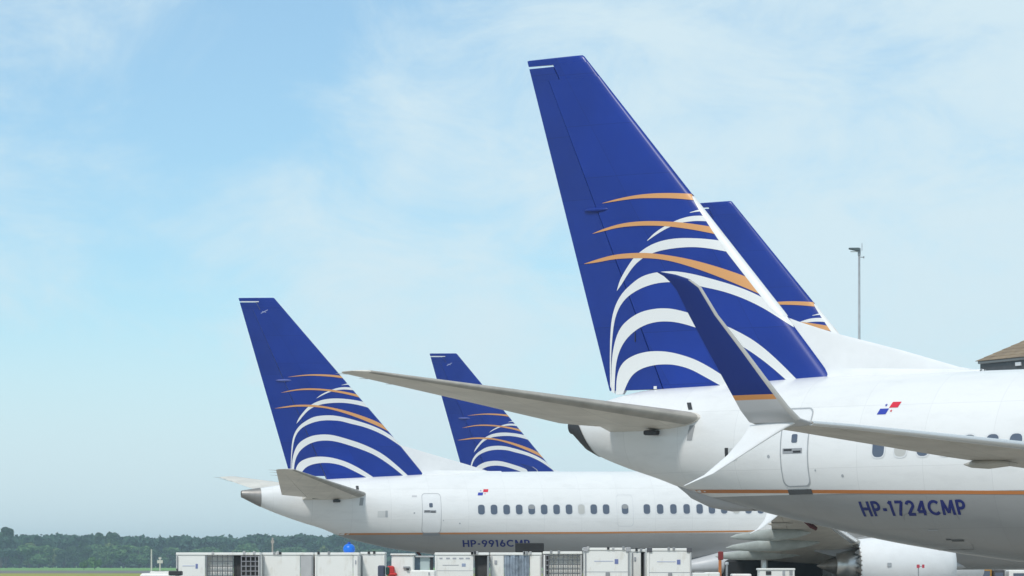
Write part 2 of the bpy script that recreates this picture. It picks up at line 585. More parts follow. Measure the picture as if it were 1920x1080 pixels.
def naca(x):
    x = max(0.0, min(1.0, x))
    return 5 * (.2969 * math.sqrt(x) - .126 * x - .3516 * x * x + .2843 * x ** 3 - .1036 * x ** 4)
def foil_loft(secs, f0=0.0, f1=1.0, n=12, extra=0.0, camber=0.0):
    """secs: (LE, TE, normal, t/c); closed loft of the chord range f0..f1"""
    V, F = [], []
    xs = [f0 + (f1 - f0) * (1 - math.cos(math.pi * i / n)) / 2 for i in range(n + 1)]
    m_ = 2 * (n + 1)
    for LE, TE, nn, tc in secs:
        LE, TE, nn = Vector(LE), Vector(TE), Vector(nn).normalized()
        c = (TE - LE).length
        for sgn, seq in ((1, xs), (-1, xs[::-1])):
            for x in seq:
                th = naca(x) * tc * c + extra + 0.002
                if x == 0.0: th = 0.0005 + extra
                V.append(LE + (TE - LE) * x + nn * (sgn * th + camber * c * 4 * x * (1 - x)))
    k = len(secs)
    for s in range(k - 1):
        for i in range(m_):
            j = (i + 1) % m_
            F.append((s * m_ + i, s * m_ + j, s * m_ + m_ + j, s * m_ + m_ + i))
    F.append(tuple(range(m_ - 1, -1, -1)))
    F.append(tuple(range((k - 1) * m_, k * m_)))
    return V, F

Z_TIP = 12.467
def fin_te(z): return (Z_TIP - z) * 0.2882
def fin_le(z): return 1.446 + (Z_TIP - z) * 0.868 if z > 6.95 else 1.446 + (Z_TIP - 6.95) * 0.868 + (6.95 - z) * 0.83
FIN_T = 0.092
def fin_half(u, z):
    le, te = fin_le(z), fin_te(z)
    return naca((le - u) / (le - te)) * FIN_T * (le - te) + .002
def fin_secs(z0, z1, k=None):
    k = k or max(2, int((z1 - z0) / .35))
    S_ = []
    for i in range(k + 1):
        z = z0 + (z1 - z0) * i / k
        S_.append(((fin_le(z) - 15, 0, z), (fin_te(z) - 15, 0, z), (0, 1, 0), FIN_T))
    return S_

BANDS = {
 'w1': ([(4.1, 9.04), (4.25, 9.08), (4.36, 9.11), (4.44, 9.11)], [(4.1, 9.03), (4.27, 9.05), (4.39, 9.05), (4.50, 9.05)]),
 'w2': ([(3.08, 8.51), (3.21, 8.62), (3.38, 8.72), (3.6, 8.82), (3.89, 8.92), (4.17, 8.97), (4.55, 8.95)],
        [(3.08, 8.5), (3.31, 8.62), (3.55, 8.73), (3.84, 8.82), (3.96, 8.84), (4.27, 8.86), (4.66, 8.82)]),
 'w3': ([(2.28, 7.51), (2.36, 7.72), (2.51, 7.92), (2.68, 8.12), (2.82, 8.24), (3.12, 8.4), (3.45, 8.49), (3.84, 8.52), (4.22, 8.5), (4.6, 8.46), (5.0, 8.39)],
        [(2.28, 7.5), (2.39, 7.61), (2.56, 7.82), (2.73, 8.0), (2.92, 8.13), (3.16, 8.23), (3.45, 8.29), (3.84, 8.32), (4.22, 8.32), (4.6, 8.27), (4.93, 8.2), (5.23, 8.12)]),
 'w4': ([(2.05, 5.52), (2.05, 5.83), (2.06, 6.16), (2.08, 6.57), (2.12, 6.9), (2.22, 7.19), (2.41, 7.45), (2.68, 7.64), (2.92, 7.77), (3.21, 7.83), (3.55, 7.85), (3.84, 7.83), (4.22, 7.76), (4.7, 7.63), (5.17, 7.49), (5.59, 7.33), (5.92, 7.16), (6.2, 6.98), (6.40, 6.80)],
        [(2.09, 5.44), (2.08, 5.67), (2.09, 6.16), (2.13, 6.49), (2.18, 6.82), (2.29, 7.1), (2.48, 7.32), (2.73, 7.46), (3.02, 7.56), (3.36, 7.62), (3.72, 7.62), (4.08, 7.59), (4.41, 7.49), (4.84, 7.4), (5.31, 7.25), (5.78, 7.04), (6.15, 6.82), (6.52, 6.58)]),
 'w5': ([(2.08, 5.40), (2.09, 5.83), (2.12, 6.16), (2.21, 6.49), (2.36, 6.75), (2.61, 6.92), (2.87, 7.03), (3.16, 7.08), (3.5, 7.09), (3.84, 7.04), (4.39, 6.88), (4.83, 6.74), (5.34, 6.52), (5.76, 6.29), (6.2, 5.95), (6.78, 5.42)],
        [(2.16, 5.36), (2.18, 5.66), (2.21, 5.95), (2.29, 6.2), (2.43, 6.42), (2.63, 6.59), (2.87, 6.72), (3.16, 6.80), (3.5, 6.82), (3.89, 6.77), (4.39, 6.62), (4.72, 6.51), (5.23, 6.32), (5.6, 6.12), (6.05, 5.82), (6.55, 5.42)]),
 'w6': ([(2.2, 5.34), (2.22, 5.66), (2.29, 5.87), (2.43, 6.03), (2.68, 6.14), (2.97, 6.2), (3.26, 6.21), (3.6, 6.18), (3.98, 6.09), (4.36, 5.96), (4.89, 5.68), (5.40, 5.34)],
        [(2.38, 5.34), (2.58, 5.69), (2.82, 5.84), (3.12, 5.91), (3.41, 5.93), (3.74, 5.91), (4.13, 5.81), (4.5, 5.63), (5.10, 5.33)]),
 'oA': ([(1.94, 9.35), (2.34, 9.42), (2.82, 9.47), (3.26, 9.48), (3.74, 9.46), (4.08, 9.43)],
        [(1.94, 9.345), (2.43, 9.38), (2.82, 9.4), (3.26, 9.38), (3.74, 9.35), (4.20, 9.29)]),
 'oB': ([(1.67, 8.73), (1.99, 8.82), (2.43, 8.9), (2.92, 8.92), (3.45, 8.89), (3.93, 8.84), (4.46, 8.75), (4.74, 8.69)],
        [(1.67, 8.725), (1.94, 8.76), (2.34, 8.82), (2.82, 8.83), (3.26, 8.81), (3.65, 8.77), (4.13, 8.69), (4.55, 8.6), (4.90, 8.51)]),
 'oC': ([(1.43, 8.11), (1.8, 8.19), (2.24, 8.26), (2.68, 8.27), (3.12, 8.25), (3.65, 8.17), (4.22, 8.05), (4.84, 7.87), (5.41, 7.67), (5.72, 7.52)],
        [(1.43, 8.105), (1.8, 8.12), (2.24, 8.17), (2.78, 8.16), (3.26, 8.13), (3.74, 8.04), (4.32, 7.86), (4.79, 7.69), (5.26, 7.5), (5.73, 7.3), (6.05, 7.14)]),
}
def resample(P, n):
    P = np.array(P, float)
    # smooth corner-cutting of hand-measured points, then even arclength
    for _ in range(2):
        Q = [P[0]]
        for i in range(len(P) - 1):
            Q += [P[i] * .75 + P[i + 1] * .25, P[i] * .25 + P[i + 1] * .75]
        Q.append(P[-1])
        P = np.array(Q)
    d = np.r_[0, np.cumsum(np.hypot(*np.diff(P, axis=0).T))]
    s = np.linspace(0, d[-1], n)
    return np.c_[np.interp(s, d, P[:, 0]), np.interp(s, d, P[:, 1])]

def fin_bands(parent, white_nose):
    for k in ('w1', 'w2', 'w3', 'w4', 'w5', 'w6', 'oA', 'oB', 'oC'):
        up, lo = (resample(p, 64) for p in BANDS[k])
        off = 0.009 if k[0] == 'o' else 0.005
        if not white_nose:
            sh = .72 if k[0] == 'o' else .88
            md = (up + lo) / 2
            up, lo = md + (up - md) * sh, md + (lo - md) * sh
        V, F = [], []
        m_ = 4
        for sgn in (-1, 1):
            base = len(V)
            for i in range(64):
                for j in range(m_ + 1):
                    u, z = lo[i] + (up[i] - lo[i]) * j / m_
                    u = min(u, fin_le(z) - .004)
                    u = max(u, fin_te(z) + .004)
                    V.append((u - 15, sgn * (fin_half(u, z) + off), z))
            for i in range(63):
                for j in range(m_):
                    a = base + i * (m_ + 1) + j
                    F.append((a, a + 1, a + m_ + 2, a + m_ + 1))
        mesh_obj('paint_band', V, F, M_ORANGE if k[0] == 'o' else M_BANDW, parent, True)
    if white_nose:
        V, F = [], []
        zs = np.linspace(6.82, 9.38, 30)
        fr = [0.0, .25, .5, .75, 1.0]
        for z in zs:
            k = min(1.0, (9.38 - z) / 1.2)
            wd = (0.02 + 0.175 * k ** .7) * min(1, .35 + (z - 6.75) / .35)
            row = [(fin_le(z) + .006, 0)]
            pts = []
            for f in fr[1:]:
                u = fin_le(z) - wd * f * f
                pts.append((u, fin_half(u, z) + .011))
            full = [(u, y) for u, y in reversed(pts)] + row + [(u, -y) for u, y in pts]
            V += [(u - 15, y, z) for u, y in full]
        w_ = 9
        for i in range(len(zs) - 1):
            for j in range(w_ - 1):
                a = i * w_ + j
                F.append((a, a + 1, a + w_ + 1, a + w_))
        mesh_obj('leading_edge', V, F, M_BANDW, parent, True)

# stroke lettering (geometric capitals), unit box 0..1 high
def arc(cx, cy, rx, ry, a0, a1, n=10):
    return [(cx + rx * math.cos(R(a0 + (a1 - a0) * i / n)), cy + ry * math.sin(R(a0 + (a1 - a0) * i / n))) for i in range(n + 1)]
GLYPH = {
 'H': (.70, [[(.09, 0), (.09, 1)], [(.61, 0), (.61, 1)], [(.09, .5), (.61, .5)]]),
 'P': (.58, [[(.09, 0), (.09, 1)], [(.09, .92), (.30, .92)] + arc(.30, .68, .22, .24, 90, -90) + [(.09, .44)]]),
 '-': (.36, [[(.04, .42), (.32, .42)]]),
 '1': (.34, [[(.20, 0), (.20, 1)], [(.20, .97), (.04, .80)]]),
 '7': (.60, [[(.03, .92), (.54, .92)], [(.52, .95), (.18, 0)]]),
 '2': (.60, [arc(.30, .70, .22, .23, 170, -25) + [(.08, .08)], [(.05, .08), (.56, .08)]]),
 '4': (.64, [[(.46, 0), (.46, .98)], [(.46, .95), (.06, .28)], [(.04, .26), (.60, .26)]]),
 'C': (.78, [arc(.46, .5, .37, .42, 45, 315, 16)]),
 'M': (.88, [[(.09, 0), (.14, 1)], [(.14, .96), (.44, .14)], [(.44, .14), (.74, .96)], [(.74, 1), (.79, 0)]]),
 '9': (.60, [arc(.30, .68, .22, .24, 0, 360, 16), [(.50, .58), (.24, 0)]]),
 '6': (.60, [arc(.30, .32, .22, .24, 0, 360, 16), [(.10, .42), (.36, 1)]]),
}
def stroke_quads(pts, hw):
    P = [Vector((x, y)) for x, y in pts]
    Lf, Rt = [], []
    for i, p in enumerate(P):
        a = P[max(0, i - 1)]
        b_ = P[min(len(P) - 1, i + 1)]
        d = (b_ - a).normalized()
        nrm = Vector((-d.y, d.x)) * hw
        Lf.append(p + nrm); Rt.append(p - nrm)
    return Lf, Rt
def lettering(sp, text, u0, u1, z0, z1, parent, off=.006, lean=0.0):
    total = sum(GLYPH[ch][0] for ch in text) + .13 * (len(text) - 1)
    k = (u1 - u0) / total
    V, F = [], []
    x = 0.0
    for gi, ch in enumerate(text):
        wd, strokes = GLYPH[ch]
        for si, st in enumerate(strokes):
            # subdivide
            q = [st[0]]
            for a, b_ in zip(st, st[1:]):
                dd = math.hypot(b_[0] - a[0], b_[1] - a[1])
                nn = max(1, int(dd / .2))
                q += [(a[0] + (b_[0] - a[0]) * i / nn, a[1] + (b_[1] - a[1]) * i / nn) for i in range(1, nn + 1)]
            Lf, Rt = stroke_quads(q, .096)
            base = len(V)
            for p, r_ in zip(Lf, Rt):
                for s_ in (p, r_):
                    V.append(skin(sp, u0 + (x + s_.x) * k + lean * s_.y, z0 + s_.y * (z1 - z0), off + .0008 * si))
            for i in range(len(Lf) - 1):
                a = base + 2 * i
                F.append((a, a + 1, a + 3, a + 2))
        x += wd + .13
    return mesh_obj('registration_lettering', V, F, M_NAVY, parent)

def build_jet(variant, label, X, Y, yaw, pitch, dz, reg=None, detail=True):
    sp = SPEC[variant]
    du = sp['wing_du']
    # local origin: u = 15 m forward of the fin tip, on the ground
    a = R(yaw)
    loc = (X + 15 * math.cos(a), Y - 15 * math.sin(a), dz)
    root = thing('passenger_jet', label, 'airliner', loc, (0, -R(pitch), -a), 'airliners parked on the apron')
    # --- fuselage
    us = list(np.arange(sp['tail'], 14, .22)) + list(np.arange(14, sp['nose'] - 6.5, .8)) + [sp['nose'] - x for x in (6.4, 5.6, 5, 4.4, 3.8, 3.2, 2.7, 2.2, 1.7, 1.2, .8, .5, .3, .15, .05, 0.0)]
    n = 72
    V, F = [], []
    for u in us:
        tp, bt, hw, zc = section(sp, u)
        for i in range(n):
            an = 2 * math.pi * i / n
            s_, c_ = math.sin(an), math.cos(an)
            z = zc + ((tp - zc) if c_ > 0 else (zc - bt)) * c_
            V.append((u - 15, -hw * s_, z))
    for k in range(len(us) - 1):
        for i in range(n):
            j = (i + 1) % n
            F.append((k * n + i, k * n + j, k * n + n + j, k * n + n + i))
    F.append(tuple(range(n - 1, -1, -1)))
    F.append(tuple(range((len(us) - 1) * n, len(us) * n)))
    fus = mesh_obj('fuselage', V, F, M_FUS[variant], root, True)
    # --- exhaust cone of the tail
    V, F = [], []
    cone = [(1.08, 0.0), (1.13, .012), (1.25, .012), (1.36, .012)] if variant == 'NG' else [(.06, -.005), (.11, .012), (.35, .012), (.60, .012), (.82, .012)]
    nn = 32
    for u, e_ in cone:
        for i in range(nn):
            an = 2 * math.pi * i / nn
            s_, c_ = math.sin(an), math.cos(an)
            uu = u + (0.30 * max(0, .45 - c_) * min(1, max(0, (u - 1.13) / .2)) if variant == 'NG' else 0)
            tp, bt, hw, zc = section(sp, max(uu, sp['tail']))
            z = zc + (((tp - zc) if c_ > 0 else (zc - bt)) + e_) * c_
            V.append((uu - 15, -(hw + e_) * s_, z))
    for k in range(len(cone) - 1):
        for i in range(nn):
            j = (i + 1) % nn
            F.append((k * nn + i, k * nn + j, k * nn + nn + j, k * nn + nn + i))
    tcone = mesh_obj('exhaust_cone', V, F, M_TAILMETAL if variant == 'MAX' else M_DARK, root, True)
    tp, bt, hw, zc = section(sp, sp['tail'])
    MB().lathe([(0, .09), (.05, .09)], (sp['tail'] - 15 - .02, 0, (tp + bt) / 2), n=16).obj('exhaust_pipe', M_BLACK, tcone)
    # --- fin, rudder
    V, F = foil_loft(fin_secs(5.05, 12.02), 0, .742, 14)
    V2, F2 = foil_loft(fin_secs(12.021, 12.345, 2), 0, .57, 14)
    V3, F3 = foil_loft(fin_secs(12.346, Z_TIP, 2) + [((1.40 - 15, 0, Z_TIP + .03), (.05 - 15, 0, Z_TIP + .012), (0, 1, 0), .05)], 0, 1, 14)
    mb = MB().add(V, F).add(V2, F2).add(V3, F3)
    fin = smooth_by_angle(mb.obj('fin', M_BLUE, root), 35)
    V, F = foil_loft(fin_secs(5.42, 12.02), .747, 1, 8)
    V2, F2 = foil_loft(fin_secs(12.021, 12.30, 2), .585, 1, 8)
    smooth_by_angle(MB().add(V, F).add(V2, F2).obj('rudder', M_BLUE_R, fin), 35)
    fin_bands(fin, variant == 'NG')
    # actuator fairing on the hinge line
    for z in (9.22,):
        uh = fin_le(z) - .742 * (fin_le(z) - fin_te(z))
        for s_ in (-1, 1):
            MB().lathe([(-.34, .004), (-.22, .035), (0, .05), (.2, .035), (.36, .004)], (uh - 15, s_ * (fin_half(uh, z) + .005), z), n=10).obj('hinge_fairing', M_BLUE_R if variant == 'NG' else mat('pale_blue_paint', (.12, .15, .42), .4), fin, True)
    if variant == 'MAX':      # small white scribed mark near the fin tip
        for s_ in (-1, 1):
            mb = MB()
            for p_, q_, w_ in (((.88, 11.87), (1.15, 12.01), .014), ((.93, 11.95), (1.09, 11.91), .010)):
                d = Vector((q_[0] - p_[0], q_[1] - p_[1])).normalized()
                nx, nz = -d.y * w_, d.x * w_
                pts = [(p_[0] + nx, p_[1] + nz), (q_[0] + nx, q_[1] + nz), (q_[0] - nx, q_[1] - nz), (p_[0] - nx, p_[1] - nz)]
                mb.add([(u - 15, s_ * (fin_half(u, z) + .006), z) for u, z in pts], [(0, 1, 2, 3)])
            mb.obj('tip_mark', mat('pale_blue_mark', (.36, .40, .62), .5), fin)
            pts = [(.10, 12.315), (.80, 12.315), (.80, 12.35), (.10, 12.35)]
            MB().add([(u - 15, s_ * (fin_half(max(u, .2), z) + .012), z) for u, z in pts], [(0, 1, 2, 3)]).obj('tip_line', M_BANDW, fin)
    # --- dorsal fin
    ridge = [(4.9, 6.3), (5.6, 6.7), (6.15, 6.86), (6.59, 6.70), (7.09, 6.54), (7.6, 6.39), (8.3, 6.21), (9.05, 6.01), (9.77, 5.80), (10.25, 5.66), (10.8, 5.53)]
    if variant == 'MAX':
        ridge = [(4.9, 6.3), (5.6, 6.6), (6.15, 6.74), (6.59, 6.62), (7.09, 6.49), (7.7, 6.31), (8.4, 6.11), (9.2, 5.88), (10.04, 5.62), (10.6, 5.50)]
    V, F = [], []
    for u, zt in ridge:
        tp = section(sp, u)[0]
        k = min(1, max(0.02, (zt - tp) / 1.2))
        fr_ = min(1, max(0, (u - 7.3) / 1.6))
        th = .028 + .06 * k * fr_
        fl_ = .05 + .20 * fr_
        prof = [(-fl_ - .15, -.30), (-fl_ * (.4 + .6 * k) - .02, .02), (-th, .18 * k + .03), (-th * .7, max(.0, zt - tp - .06)), (0, zt - tp),
                (th * .7, max(.0, zt - tp - .06)), (th, .18 * k + .03), (fl_ * (.4 + .6 * k) + .02, .02), (fl_ + .15, -.30)]
        V += [(u - 15, y, tp + z) for y, z in prof]
    for i in range(len(ridge) - 1):
        for j in range(8):
            q = i * 9 + j
            F.append((q, q + 1, q + 10, q + 9))
    smooth_by_angle(mesh_obj('dorsal_fin', V, F, M_WHITE, root), 30)
    # --- tailplanes
    zs = -.07 if variant == 'MAX' else 0.0
    for s_ in (-1, 1):
        def P(u, w, z): return (u - 15, s_ * w, z + zs)
        secs = [(P(5.18, .6, 4.70), P(1.22, .6, 4.66), (0, 0, 1), .105), (P(4.86, 1.1, 4.765), P(1.5, 1.1, 4.73), (0, -.12 * s_, 1), .105),
                (P(2.88, 4.10, 5.19), P(.88, 4.10, 5.17), (0, -.12 * s_, 1), .10), (P(.97, 7.02, 5.60), P(.28, 7.02, 5.585), (0, -.12 * s_, 1), .095),
                (P(.78, 7.11, 5.612), P(.31, 7.11, 5.60), (0, -.12 * s_, 1), .07), (P(.60, 7.15, 5.618), P(.36, 7.15, 5.608), (0, -.12 * s_, 1), .03)]
        V, F = foil_loft(secs, 0, .70, 12)
        st = smooth_by_angle(mesh_obj('tailplane', V, F, M_STABGREY, root), 40)
        V, F = foil_loft(secs[1:], .706, 1, 8)
        smooth_by_angle(mesh_obj('elevator', V, F, M_STABGREY, st), 40)
        for w_, u_, z_ in ((5.6, .60, 5.40), (6.3, .46, 5.49), (6.9, .32, 5.57)):
            p_ = Vector(P(u_, w_, z_))
            MB().tube(p_, p_ + Vector((-.30, -s_ * .0 * 1, .02)), .008, .004, 5).obj('static_wick', mat('wick_grey', (.30, .30, .29), .6), st)
        V, F = foil_loft(secs[1:4], 0, .09, 6, extra=.003)
        smooth_by_angle(mesh_obj('leading_edge', V, F, mat('shaded_leading_edge', (.40, .375, .335), .5, var=.2), st), 60)  # nose strip darkened: the dark ground it faces is put into its colour
    # --- wings
    zt_ = -.0
    for s_ in (-1, 1):
        def P(u, w, z): return (u + du - 15, s_ * w, z)
        nv = (0, -.1 * s_, 1)
        W = [(P(26.0, .5, 2.0), P(18.55, .5, 1.95), nv, .13), (P(25.0, 1.88, 2.1), P(18.65, 1.88, 2.05), nv, .13),
             (P(22.65, 5.8, 2.74), P(18.95, 5.8, 2.66), nv, .115), (P(20.43, 10, 3.27), P(17.9, 10, 3.17), nv, .105),
             (P(18.86, 13, 3.57), P(17.0, 13, 3.45), nv, .10), (P(17.1, 16.3, 3.86), P(16.0, 16.3, 3.81), nv, .10), (P(16.74, 16.97, 3.905), P(15.79, 16.97, 3.875), nv, .10)]
        V, F = foil_loft(W, 0, .74, 14, camber=.012)
        wing = smooth_by_angle(mesh_obj('wing', V, F, M_WINGGREY, root), 40)
        V, F = foil_loft(W[1:3], .747, 1, 8, camber=.012)
        smooth_by_angle(mesh_obj('flap', V, F, M_WINGGREY, wing), 40)
        V, F = foil_loft(W[2:5], .747, 1, 8, camber=.012)
        smooth_by_angle(mesh_obj('flap', V, F, M_WINGGREY, wing), 40)
        V, F = foil_loft(W[4:], .747, 1, 8, camber=.012)
        smooth_by_angle(mesh_obj('aileron', V, F, M_WINGGREY, wing), 40)
        V, F = foil_loft(W[2:], 0, .07, 6, extra=.004, camber=.012)
        smooth_by_angle(mesh_obj('slat', V, F, M_SLAT, wing), 60)
        fs = 0.0 if variant == 'MAX' else 1.5
        for w, uu, z, ln in ((3.6, 17.45 + fs, 2.12, 4.2), (6.9, 16.95 + fs, 2.46, 3.8), (10.0, 16.25 + fs, 2.86, 3.2)):
            pr = [(0, .01), (.25, .09), (.8, .15), (1.5, .20), (ln * .6, .22), (ln * .85, .14), (ln, .02)]
            V_ = MB().lathe(pr, (0, 0, 0), n=14)
            vv = [(x + uu + du - 15, y * .7 + s_ * w, zz * 1.15 + z + .05 * x) for x, y, zz in V_.V]
            smooth_by_angle(mesh_obj('flap_track_fairing', vv, V_.F, mat('fairing_paint', (.38, .405, .38), .45, var=.2), wing), 50)
        V_ = MB().lathe([(0, .01), (.15, .06), (.45, .085), (.8, .05), (1.0, .01)], (17.0 + du - 15, s_ * 12.5, 3.34), n=10)
        V_.obj('actuator_fairing', M_WINGGREY, wing, True)
        # upper winglet
        K = [((16.72, 16.95, 3.905), (15.77, 16.95, 3.88)), ((16.62, 17.18, 3.97), (15.70, 17.18, 3.94)), ((16.5, 17.33, 4.16), (15.62, 17.31, 4.12)),
             ((16.16, 17.43, 4.61), (15.38, 17.42, 4.61)), ((15.83, 17.52, 5.06), (15.16, 17.52, 5.06)), ((15.41, 17.63, 5.61), (14.89, 17.63, 5.61)),
             ((15.16, 17.72, 6.05), (14.70, 17.71, 6.03)), ((14.98, 17.75, 6.18), (14.60, 17.75, 6.16)), ((14.72, 17.765, 6.265), (14.50, 17.765, 6.25)), ((14.42, 17.77, 6.325), (14.38, 17.77, 6.315))]
        def secs_of(K, t_):
            Q = []
            for i, (le, te) in enumerate(K):
                p0, p1 = K[max(0, i - 1)], K[min(len(K) - 1, i + 1)]
                tan = Vector((0, p1[0][1] - p0[0][1], p1[0][2] - p0[0][2])).normalized()
                nrm = (0, s_ * -tan.z, tan.y)
                Q.append((P(*le), P(*te), nrm, t_))
            return Q
        Q = secs_of(K, .09)
        V, F = foil_loft(Q, .0, 1, 12)
        smooth_by_angle(mesh_obj('winglet', V, F, M_WINGLET, wing), 50)
        V, F = foil_loft(Q[1:8], 0, .09, 6, extra=.004)
        smooth_by_angle(mesh_obj('winglet_edge', V, F, mat('winglet_edge_paint', (.47, .46, .44), .4), wing), 60)
        K2 = [((16.50, 17.13, 3.905), (15.68, 17.13, 3.89)), ((16.38, 17.19, 3.84), (15.66, 17.17, 3.82)), ((16.15, 17.26, 3.70), (15.60, 17.25, 3.68)), ((15.76, 17.42, 3.44), (15.44, 17.42, 3.42)), ((15.29, 17.59, 3.13), (15.12, 17.6, 3.11)), ((14.84, 17.7, 2.95), (14.80, 17.7, 2.945))]
        Q = secs_of(K2, .10)
        Q = [(a_, b_, tuple(-x for x in c_), d_) for a_, b_, c_, d_ in Q]
        V, F = foil_loft(Q, 0, 1, 12)
        smooth_by_angle(mesh_obj('lower_winglet', V, F, M_WHITE, wing), 50)
        # engine
        ew, ez = 4.83, 1.74
        e0 = 22.77 + du - 15
        prof = [(.02, 1.05), (.5, 1.10), (1.2, 1.17), (2.2, 1.22), (3.2, 1.20), (3.75, 1.10), (3.95, 1.02), (4.01, .96), (3.97, .90), (3.7, .86), (3.2, .82)]
        eng = smooth_by_angle(MB().lathe(prof, (e0, s_ * ew, ez), n=48, caps=False).obj('engine', M_WHITE, root), 60)
        # sawtooth trailing edge
        V, F = [], []
        nt_ = 18
        for i in range(nt_ * 2):
            an = math.pi * i / nt_
            tip = -.22 if i % 2 else .03
            for t_, r_ in ((.06, 1.055), (tip, 1.052 - (.03 if i % 2 else 0)), (tip, 1.03 - (.03 if i % 2 else 0)), (.06, 1.02)):
                V.append((e0 + t_, s_ * ew + r_ * math.cos(an), ez + r_ * math.sin(an)))
        k = nt_ * 2
        for i in range(k):
            j = (i + 1) % k
            for q in range(3):
                F.append((i * 4 + q, j * 4 + q, j * 4 + q + 1, i * 4 + q + 1))
        mesh_obj('chevron_edge', V, F, M_HOT, eng)
        MB().box(e0 + 1.05, e0 + 1.22, *sorted((s_ * (ew + 1.165), s_ * (ew + 1.19))), ez - .06, ez + .1, .005).obj('vent', M_SEAM, eng)
        MB().lathe([(.0, 1.02), (.6, .98), (1.6, .92)], (e0 + .05, s_ * ew, ez), n=40, caps=False).obj('bypass_duct', M_DARK, eng, True)
        MB().lathe([(-.75, .50), (-.3, .62), (.4, .80), (1.4, .9)], (e0, s_ * ew, ez), n=40).obj('core_cowl', M_METAL, eng, True)
        MB().lathe([(-1.5, .03), (-1.1, .22), (-.7, .36), (-.2, .4)], (e0, s_ * ew, ez), n=32).obj('exhaust_plug', M_HOT, eng, True)
        MB().lathe([(3.1, .02), (3.3, .8)], (e0, s_ * ew, ez), n=40).obj('fan', M_DARK, eng)
        V = []
        for x, z0, z1, hw_ in ((-1.6, 2.30, 2.62, .04), (-.4, 2.0, 2.72, .20), (1.2, 2.70, 3.0, .24), (2.6, 2.80, 2.95, .10)):
            V += [(e0 + x, s_ * ew - hw_, z0), (e0 + x, s_ * ew + hw_, z0), (e0 + x, s_ * ew + hw_, z1), (e0 + x, s_ * ew - hw_, z1)]
        F = [(0, 1, 2, 3), (15, 14, 13, 12)]
        for k in range(3):
            for i in range(4):
                j = (i + 1) % 4
                F.append((k * 4 + i, k * 4 + 4 + i, k * 4 + 4 + j, k * 4 + j))
        mesh_obj('pylon', V, F, mat('pylon_grey', (.30, .30, .30), .45), eng)
        # main gear
        gu = 19.7 + du
        def Zg(u): return -(u - 15) * math.sin(R(pitch)) - dz      # local height of the real ground there
        zg = Zg(gu)
        gear = MB().tube((gu - 15, s_ * 2.86, zg + .55), (gu - 15, s_ * 2.75, 2.3), .12, .16, 12).tube((gu - 15, s_ * 2.86, zg + .9), (gu - 15 + .1, s_ * 1.5, 1.9), .07).tube((gu - 15, s_ * 2.38, zg + .565), (gu - 15, s_ * 3.34, zg + .565), .07).obj('landing_gear', M_METAL, root)
        for ww in (2.43, 3.29):
            MB().lathe([(-.2, .40), (-.19, .50), (-.12, .56), (.12, .56), (.19, .50), (.2, .40)], (gu - 15, s_ * ww, zg + .565), 'y', 24).obj('wheel', M_BLACK, gear, True)
            MB().lathe([(-.205, .30), (.205, .30)], (gu - 15, s_ * ww, zg + .565), 'y', 20).obj('hub', M_METAL, gear, True)
    # nose gear
    gu = sp['nose'] - 4.0
    zg = -(gu - 15) * math.sin(R(pitch)) - dz
    gear = MB().tube((gu - 15, 0, zg + .34), (gu - 15 - .2, 0, 1.8), .09, .11, 10).obj('landing_gear', M_METAL, root)
    for ww in (-.2, .2):
        MB().lathe([(-.1, .25), (-.09, .31), (.09, .31), (.1, .25)], (gu - 15, ww, zg + .345), 'y', 20).obj('wheel', M_BLACK, gear, True)
    # wing-body fairing
    V, F = [], []
    nn = 28
    for u, hw_, hz, zc_ in ((16.2, .9, .10, 1.62), (17.0, 1.55, .34, 1.72), (18.2, 1.9, .55, 1.85), (20, 2.02, .68, 1.9), (24, 2.02, .68, 1.9), (26.5, 1.9, .55, 1.9), (28.2, 1.25, .24, 1.76), (29.2, .35, .04, 1.62)):
        for i in range(nn):
            an = 2 * math.pi * i / nn
            ca, sa = math.cos(an), math.sin(an)
            sq = lambda v: math.copysign(abs(v) ** .7, v)
            V.append((u + du - 15, hw_ * sq(ca), zc_ + hz * sq(sa)))
    for k in range(7):
        for i in range(nn):
            j = (i + 1) % nn
            F.append((k * nn + i, k * nn + j, k * nn + nn + j, k * nn + nn + i))
    smooth_by_angle(mesh_obj('belly_fairing', V, F, mat('belly_fairing_paint', (.55, .56, .58), .4, var=.08), root), 50)
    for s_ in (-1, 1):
        MB().box(18.3 + du - 15, 22.4 + du - 15, *sorted((s_ * 1.2, s_ * 2.07)), 1.22, 2.02, .12).obj('wheel_well_and_shade', M_BLACK, root)  # black box: wheel well and the wing's shadow painted together
    if not detail:
        return root
    # --- markings and fittings on the starboard side
    z_s = (lambda u: 3.26 - (u - 5.16) * .0215) if variant == 'NG' else (lambda u: 3.06 + (u - 3.73) * .0045)
    u0 = 4.2 if variant == 'NG' else 3.95
    ul = list(np.linspace(u0, 16, 60)) + list(np.linspace(16.3, sp['nose'] - 4, 60))
    V, F = [], []
    for u in ul:
        zc = max(z_s(u), z_s(14))
        for d in (-.034, .034):
            V.append(skin(sp, u, zc + d, .004))
    F = [(2 * i, 2 * i + 1, 2 * i + 3, 2 * i + 2) for i in range(len(ul) - 1)]
    mesh_obj('stripe', V, F, M_STRIPE if variant == 'NG' else mat('stripe_light_orange', (.55, .24, .09), .4), root, True)
    lettering(sp, reg, *((8.80, 11.26, 2.70, 2.99) if variant == 'NG' else (8.78, 11.44, 2.57, 2.84)), root, lean=-.07 if variant == 'MAX' else 0)
    # cabin windows
    if variant == 'NG':
        wu = [9.41 + .508 * k for k in range(44)]
    else:
        wu = [9.41 + .508 * k for k in range(11)] + [15.27] + [16.17 + .55 * k for k in range(4)] + [18.36 + .508 * k for k in range(32)]
    closed = {8, 19, 24} if variant == 'MAX' else {1, 17}
